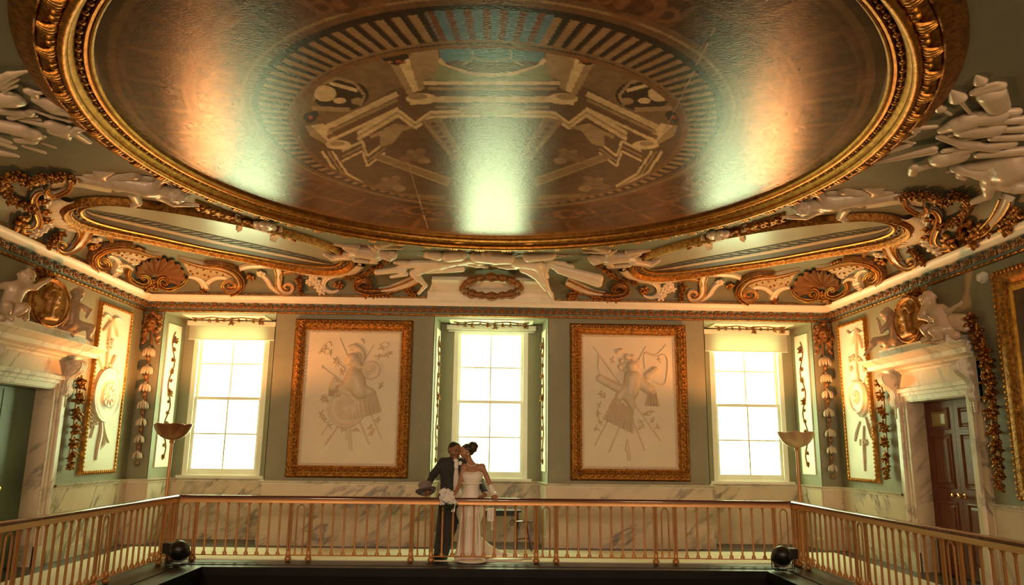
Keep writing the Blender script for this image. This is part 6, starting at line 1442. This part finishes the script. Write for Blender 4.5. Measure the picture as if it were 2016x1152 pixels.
for sg_ in (-1, 1):
    k = MB(); k.ellip(H+fc*u*.395+rt*sg_*u*.155+upv*u*.005, (.012, .007, .006), 8, 5); k.build('eye', M['hair'], gr, True)
    k = MB(); a = H+fc*u*.425+upv*u*.13; k.tube([a+rt*sg_*u*.07, a+rt*sg_*u*.17+upv*u*.03, a+rt*sg_*u*.26], [.004, .006, .003], 6); k.build('eyebrow', M['hair'], gr, True)
k = MB(); a = H+fc*u*.455-upv*u*.275; k.tube([a-rt*u*.12, a-upv*u*.01+fc*u*.01, a+rt*u*.12], [.003, .007, .003], 6); k.build('mouth', M.setdefault('lip', mat('lip', (.20, .06, .045), .5)), gr, True)
J_ = [el(g(405, 325), (.185, .12, .19), k=.08), el(g(398, 430), (.158, .115, .20), k=.08), el(g(392, 520), (.165, .12, .13), k=.06), rc(g(350, 262), g(478, 262), .072, .072, .06), rc(g(432, 240, -.03), g(432, 262, -.02), .085, .10, .03),
      rc(g(338, 266), g(272, 352, .10), .068, .056, .04), rc(g(272, 352, .10), g(240, 415, .28), .056, .046, .03), rc(g(485, 268, -.04), g(612, 400, -.10), .066, .058, .04), rc(g(612, 400, -.1), g(650, 482, .24), .056, .045, .03),
      rc(g(350, 520, -.05), g(345, 640, -.10), .09, .05, .05), rc(g(440, 520, -.05), g(450, 690, -.10), .08, .05, .05)]
J_ += [cut(el(g(440, 400, .16), (.055, .10, .34), k=.015))]
solid('coat', J_, .0095, M['suit'], gr)
for sg_, pts in ((-1, [(408, 250, .10), (404, 290, .135), (408, 350, .14), (412, 420, .135)]), (1, [(458, 250, .09), (466, 290, .125), (468, 350, .13), (466, 420, .12)])):
    k = MB(); k.tube(cr([tuple(g(*q)) for q in pts], 4), [.008, .014, .018, .022, .026, .028, .028, .026, .022, .018, .012, .008, .004], 8); k.build('lapel', M['suit'], gr, True)
solid('waistcoat', [el(g(437, 380, .02), (.085, .095, .30), k=.03), el(g(430, 500, .03), (.10, .08, .12), k=.04)], .009, M['shirt'], gr)
k = solid('cravat', [el(g(436, 248, .085), (.04, .03, .028)), el(g(440, 285, .115), (.038, .026, .07)), rc(g(412, 240, .03), g(460, 238, .02), .03, .03)], .007, M['whitecloth'], gr)
kk = MB(); kk.ellip(g(468, 268, .155), (.028, .02, .026), 10, 7)
for a in range(6): kk.ellip(g(468, 268, .16)+np.array((.02*math.cos(a), -.006, .02*math.sin(a))), (.014, .012, .014), 7, 5)
kk.build('buttonhole_rose', M['whitecloth'], gr, True)
solid('trousers', [rc(g(370, 530), g(335, 740, .02), .115, .085, .05), rc(g(335, 740, .02), g(300, 965, .03), .08, .062, .03), rc(g(415, 540), g(402, 740, .04), .11, .085, .05), rc(g(402, 740, .04), g(345, 965, .07), .08, .06, .03)], .010, M['trouser'], gr)
for x in (296, 340):
    b = g(x, 985); b[2] = .05; solid('shoe', [rc(b+np.array((0, .04, 0)), b+np.array((-.02, -.16, -.012)), .046, .040, .03), rc(b, b+np.array((0, .05, .05)), .045, .045, .03)], .009, M['hair'], gr)
k = MB(); k.tube([g(651, 484, .24), g(653, 497, .285)], [.040, .036], 12); k.build('shirt_cuff', M['whitecloth'], gr, True)
k = MB(); k.tube([g(243, 410, .275), g(238, 424, .295)], [.040, .036], 12); k.build('shirt_cuff', M['whitecloth'], gr, True)
# --- bride
Yb = 11.76; b = fp(Yb)
br = thing('person', 'woman in a strapless ivory wedding dress resting one gloved hand on the railing', 'person', tuple(b(540, 985)*np.array((1, 1, 0))))
fc2, up2 = np.array((-.93, -.30, -.20)), np.array((-.18, .0, .98)); fc2 /= np.linalg.norm(fc2)
H2 = b(512, 182); u2 = .215
P = head_prims(H2, u2, fc2, up2)
P += [rc(H2+np.array((.02, .01, -.07)), b(556, 285), .046, .052, .04), rc(b(498, 296), b(628, 293), .045, .047, .05), el(b(560, 335), (.135, .075, .11), k=.05), rc(b(558, 340), b(552, 520), .085, .09, .05),
      rc(b(632, 296), b(688, 425, .06), .042, .034, .03), rc(b(688, 425, .06), b(722, 520, .22), .034, .022, .02), rc(b(490, 300), b(470, 420, .05), .042, .034, .03), rc(b(470, 420, .05), b(420, 500, .20), .034, .023, .02), rc(b(545, 520), b(540, 900), .09, .06, .05)]
w2 = b(722, 522, .24); w2[2] = .972
P += hand(w2, (.05, -.85, -.35), (.95, .05, 0), (.1, -.2, -1), .95)
w3 = b(418, 503, .20); P += hand(w3, (-.55, -.5, -.3), (.3, -.6, -.6), (.3, -.4, -.6), .92)
solid('body', P, .0075, M['skin_f'], br)
up2v = up2-fc2*(up2@fc2); up2v /= np.linalg.norm(up2v); rt2 = np.cross(fc2, up2v); E2 = Matrix(np.stack([rt2, fc2, up2v], 1).tolist()).to_euler()
Q = [el(H2+up2v*u2*.16-fc2*u2*.12, (u2*.45, u2*.46, u2*.38), E2), el(H2-fc2*u2*.30+up2v*u2*.02, (u2*.38, u2*.32, u2*.38), E2)]
q = random.Random(11)
for i in range(34):
    d = np.array((q.gauss(0, 1), q.gauss(0, 1), q.gauss(0, 1))); d /= np.linalg.norm(d); Q.append(el(H2-fc2*u2*.52+up2v*u2*.20+d*u2*.30, (.028, .028, .028), k=.010))
Q.append(el(H2-fc2*u2*.52+up2v*u2*.20, (u2*.36,)*3, k=.02)); Q.append(cut(el(H2+fc2*u2*.46-up2v*u2*.14, (u2*.5, u2*.34, u2*.40), E2, .01)))
solid('hair', Q, .008, M['hairb'], br)
for sg_ in (-1, 1):
    k = MB(); k.ellip(H2+fc2*u2*.395+rt2*sg_*u2*.155+up2v*u2*.005, (.008, .010, .005), 8, 5); k.build('eye', M['hair'], br, True)
    k = MB(); k.ellip(H2+rt2*sg_*u2*.44-up2v*u2*.2, (.007, .007, .012), 7, 5); k.build('earring', M['pearl'], br, True)
k = MB(); a = H2+fc2*u2*.44-up2v*u2*.275; k.tube([a-rt2*u2*.10, a+fc2*u2*.015, a+rt2*u2*.10], [.003, .007, .003], 6); k.build('mouth', M['lip'], br, True)
k = MB(); k.tube([H2+up2v*u2*.42+fc2*u2*.10+rt2*u2*x for x in np.linspace(-.32, .32, 9)], [.004, .008, .006, .010, .012, .010, .006, .008, .004], 6); k.build('tiara', M['pearl'], br, True)
nk = MB()
for a in np.linspace(-.2, PI+.2, 22): nk.ellip(b(556, 272)+np.array((.062*math.cos(a), -.060-.018*math.sin(a), -.028*math.sin(a)-.002)), (.0065,)*3, 6, 4)
nk.build('pearl_necklace', M['pearl'], br, True)
D_ = [rc(b(518, 362, .035), b(596, 360, .035), .074, .074, .04), el(b(557, 375), (.150, .095, .075), k=.04), rc(b(555, 390), b(550, 480), .118, .122, .05), el(b(546, 540), (.175, .13, .14), k=.07), el(b(541, 620), (.205, .15, .17), k=.08), rc(b(538, 660), b(535, 760), .165, .145, .08), rc(b(535, 760), b(540, 880), .145, .175, .08), rc(b(540, 880), b(545, 960), .18, .20, .08)]
hem = b(545, 985); hem[2] = .08
D_ += [el(hem+np.array((0, -.06, .0)), (.26, .22, .075), k=.08), el(hem+np.array((.02, -.26, -.045)), (.22, .16, .035), k=.05)]
x0, y0_ = hem[0], hem[1]
tr_ = [(x0+.12, y0_+.05, .20), (x0+.30, y0_+.12, .10), (x0+.50, y0_+.14, .055), (x0+.72, y0_+.10, .035), (x0+.90, y0_+.04, .028)]
for i, (a, c) in enumerate(zip(tr_, tr_[1:])): D_.append(rc(a, c, [.13, .085, .05, .03][i], [.085, .05, .03, .022][i], .05))
D_ += [el((x0+.45, y0_+.02, .03), (.34, .15, .032), k=.04)]
fold = [rc(b(x, 640, .15), b(x2, 990, .20), .012, .03, .04) for x, x2 in ((480, 450), (520, 500), (560, 556), (600, 620))]
solid('dress', D_+fold, .0105, M['dress'], br)
k = MB(); k.tube([b(490, 345, .085), b(520, 338, .115), b(557, 341, .118), b(598, 337, .115), b(628, 340, .08)], .010, 8); k.build('bodice_trim', M['dress'], br, True)
k = MB(); k.tube(cr([tuple(b(482, 412, .09)), tuple(b(520, 420, .125)), tuple(b(557, 420, .13)), tuple(b(600, 418, .12)), tuple(b(628, 410, .08))], 4), .010, 8); k.build('waist_seam', M['dress'], br, True)
solid('glove', [rc(b(692, 440, .09), b(716, 508, .20), .040, .034, .02), rc(b(716, 508, .2), w2, .034, .030, .02)], .008, M['whitecloth'], br)
k = MB(); k.tube([w2+np.array((0, -.02, .012)), w2+np.array((.0, -.045, .006))], [.034, .033], 10); k.build('glove_cuff', M['pearl'], br, True)
# --- what they brought
bq = thing('bouquet', 'bouquet of white roses with green leaves hanging over the handrail', 'bouquet', tuple(b(375, 520, .36)))
rose = MB(); rose.ellip((0, 0, 0), (.022, .022, .026), 9, 6)
for a in range(5): rose.ellip((.017*math.cos(a*1.257), .017*math.sin(a*1.257), .004), (.016, .016, .022), 7, 5)
for a in range(6): rose.ellip((.030*math.cos(a*1.047+.4), .030*math.sin(a*1.047+.4), -.006), (.017, .017, .018), 7, 5)
rose = rose.mesh('rose', M['whitecloth'], True); M['leafgreen'] = mat('dark_green_leaf', (.03, .06, .02), .5, var=.3, scale=20)
lfm = MB(); lfm.add([(0, 0, 0), (.018, .004, .03), (.014, .002, .065), (0, 0, .095), (-.014, .002, .065), (-.018, .004, .03), (0, -.008, .045)], [(0, 1, 6), (1, 2, 6), (2, 3, 6), (3, 4, 6), (4, 5, 6), (5, 0, 6)]); lfm = lfm.mesh('leaf', M['leafgreen'], True)
q = random.Random(2)
for i, (x, y) in enumerate(((330, 480), (352, 468), (378, 472), (400, 492), (340, 505), (366, 498), (392, 515), (328, 520), (355, 528), (380, 545), (410, 520), (388, 552), (372, 520), (428, 560), (340, 560))):
    p = Vector(b(x, y, .36+q.uniform(-.02, .03))); d = Vector((q.uniform(-.5, .5), -1, q.uniform(-.2, .6))); place('rose', rose, bq, Matrix.Translation(p) @ d.to_track_quat('Z', 'Y').to_matrix().to_4x4() @ Matrix.Scale(q.uniform(.85, 1.15), 4))
for i in range(34):
    x, y = q.gauss(378, 26), q.uniform(545, 625); p = Vector(b(x, y, .40)); d = Vector((q.uniform(-1, 1), -.5, q.uniform(-1, .3))); place('leaf', lfm, bq, Matrix.Translation(p) @ d.to_track_quat('Z', 'Y').to_matrix().to_4x4() @ Matrix.Scale(q.uniform(.7, 1.1), 4))
k = MB(); k.tube([b(385, 520, .30), b(400, 535, .24), b(415, 515, .2)], .014, 8); k.build('stems', M['leafgreen'], bq, True)
for dx in (-8, 8):
    k = MB(); pp = cr([tuple(b(412, 560, .37)), tuple(b(418+dx, 585, .385)), tuple(b(414+dx, 625, .39))], 4); k.add([v for p in pp for v in ((p[0]-.012, p[1], p[2]), (p[0]+.012, p[1]+.004, p[2]))], [(2*i, 2*i+1, 2*i+3, 2*i+2) for i in range(len(pp)-1)]); k.build('ribbon', M['whitecloth'], bq, True)
ht = thing('top_hat', 'grey top hat lying tilted on the handrail by the man', 'hat', tuple(g(215, 530, .42)))
HM = Matrix.Translation(Vector((*onY(780+218/PS, 840+508/PS, RAIL_Y)[:2], 1.002))) @ Matrix.Rotation(-.22, 4, 'Y') @ Matrix.Rotation(-.42, 4, 'X')
def hpart(nm, prof, mt, n=30):
    k = MB(); k.lathe(prof, n); k.v = [tuple(HM @ Vector(v)) for v in k.v]; return k.build(nm, mt, ht, True)
hpart('crown', [(.098, 0), (.094, .04), (.096, .09), (.103, .125), (.100, .131), (0, .133), (0, .127), (.095, .124), (.089, .09), (.087, .04), (.09, 0)], M['hat'])
k = MB(); n = 40
for j, r in enumerate((.092, .115, .14, .155)):
    for i in range(n): a = 2*PI*i/n; k.v.append((r*math.cos(a), r*math.sin(a)*1.08, (.03*abs(math.cos(a))**2)*(r-.09)/.065))
for j in range(3):
    for i in range(n): k.f.append((j*n+i, j*n+(i+1) % n, (j+1)*n+(i+1) % n, (j+1)*n+i))
nv = len(k.v); k.v += [(x, y, z+.006) for x, y, z in k.v]; k.f += [tuple(i+nv for i in f_[::-1]) for f_ in k.f]; k.f += [(3*n+i, 3*n+(i+1) % n, nv+3*n+(i+1) % n, nv+3*n+i) for i in range(n)]
k.v = [tuple(HM @ Vector(v)) for v in k.v]; k.build('brim', M['hat'], ht, True)
hpart('band', [(.099, .006), (.1005, .008), (.0965, .036), (.0955, .036)], M['hatband'])
cl = thing('white_cloth', 'small white cloth with tassel hanging behind the railing beside the bride', 'cloth', tuple(b(695, 640, .12)))
k = MB(); pts = [(668, 598, 0), (720, 598, .02), (722, 650, .03), (716, 690, .0), (694, 698, .03), (666, 690, 0), (664, 640, .02)]
V1 = [b(x, y, .14+d) for x, y, d in pts]; V2 = [v+np.array((0, .03, 0)) for v in V1]; n = len(pts); k.add(V1+V2, [tuple(range(n)), tuple(range(2*n-1, n-1, -1))]+[(i, (i+1) % n, n+(i+1) % n, n+i) for i in range(n)]); k.build('cloth', M['whitecloth'], cl)
k = MB(); k.tube([b(702, 690, .14), b(701, 730, .14), b(701, 756, .14)], [.008, .010, .018], 8); k.build('tassel', M['whitecloth'], cl, True)
k = MB(); k.tube([b(718, 556, .2), b(705, 600, .14)], .006, 6); k.build('cord', M['whitecloth'], cl, True)

# ================================================================== furniture and lamps on the gallery
M['navy'] = mat('dark_painted_wood', (.025, .03, .04), .35, var=.2, coat=.3)
tb = thing('side_table', 'narrow dark table standing under the centre window behind the bride', 'table', (.15, 13.15, 0))
z = onY(990, 1004, 13.1).z; xa, xb = onY(930, 1004, 13.1).x, onY(1026, 1004, 13.1).x
k = MB(); k.box((xa, 12.95, z-.03), (xb, 13.3, z)); k.build('table_top', M['navy'], tb)
for x in (xa+.05, xb-.07):
    for y in (12.98, 13.27): k = MB(); k.tube([(x, y, z-.03), (x-.01, y, 0)], [.022, .016], 8); k.build('leg', M['navy'], tb, True)
k = MB(); k.box((xa+.06, 12.985, z-.09), (xb-.08, 13.0, z-.03)); k.build('apron', M['navy'], tb)
st = thing('stool', 'low dark wooden stool with splayed legs right of the narrow table', 'stool', (.7, 12.9, 0))
z = onY(1028, 1024, 12.9).z; xc = onY(1030, 1024, 12.9).x
k = MB(); k.lathe([(0, z-.03), (.16, z-.03), (.165, z-.012), (.15, z), (0, z)], 20, (xc, 12.9, 0)); k.build('seat', M['mahogany'], st, True)
for a in (.8, 2.35, 3.93, 5.5): k = MB(); k.tube([(xc+.09*math.cos(a), 12.9+.09*math.sin(a), z-.03), (xc+.2*math.cos(a), 12.9+.16*math.sin(a), 0)], [.018, .014], 8); k.build('leg', M['mahogany'], st, True)
k = MB(); k.tube([(xc+.14*math.cos(.8), 12.9+.12*math.sin(.8), z*.4), (xc+.14*math.cos(3.93), 12.9+.12*math.sin(3.93), z*.4)], .010, 6); k.build('stretcher', M['mahogany'], st, True)
M['lens'] = mat('dark_lens_glass', (.02, .02, .022), .1, var=.1)
def floodlight(px, py, s, label):
    c = onY(px, py, 10.98); t = thing('floodlight', label, 'floodlight', (c.x, c.y, .02)); r = .125
    k = MB(); k.lathe([(0, .15), (.05, .146), (.09, .118), (.118, .07), (r, 0), (r, -.05), (r+.012, -.055), (r+.012, -.075), (r-.01, -.08), (r-.015, -.06), (.1, -.05), (0, -.05)], 28, (0, 0, 0), 'y')
    Mf = Matrix.Translation((c.x, c.y, .215)) @ Matrix.Rotation(PI+s*.25, 4, 'Z') @ Matrix.Rotation(.5, 4, 'X'); k.v = [tuple(Mf @ Vector(v)) for v in k.v]; k.build('housing', M['black'], t, True)
    k = MB(); k.lathe([(0, -.055), (r-.016, -.055), (r-.016, -.06), (0, -.062)], 28, (0, 0, 0), 'y'); k.v = [tuple(Mf @ Vector(v)) for v in k.v]; k.build('lens', M['lens'], t, True)
    k = MB(); k.tube([(c.x-r-.02, c.y, .215), (c.x-r-.02, c.y, .04), (c.x+r+.02, c.y, .04), (c.x+r+.02, c.y, .215)], .010, 6); k.build('yoke', M['black'], t, True)
    k = MB(); k.box((c.x-.05, c.y-.05, .02), (c.x+.05, c.y+.05, .045)); k.build('foot', M['black'], t)
    k = MB(); k.box((c.x-s*(r+.02), c.y+.05, .16), (c.x-s*(r+.13), c.y+.2, .30)); k.build('control_box', M['black'], t)
    k = MB(); k.tube(cr([(c.x-s*(r+.08), c.y+.1, .16), (c.x-s*(r+.05), c.y+.02, .03), (c.x-s*.06, c.y-.12, .03), (c.x+s*.15, c.y-.10, .03)], 5), .007, 6); k.build('cable', M['black'], t, True)
floodlight(351, 1103, 1, 'round black floodlight on the ledge at the left corner of the railing')
floodlight(1540, 1115, -1, 'round black floodlight on the ledge at the right corner of the railing')
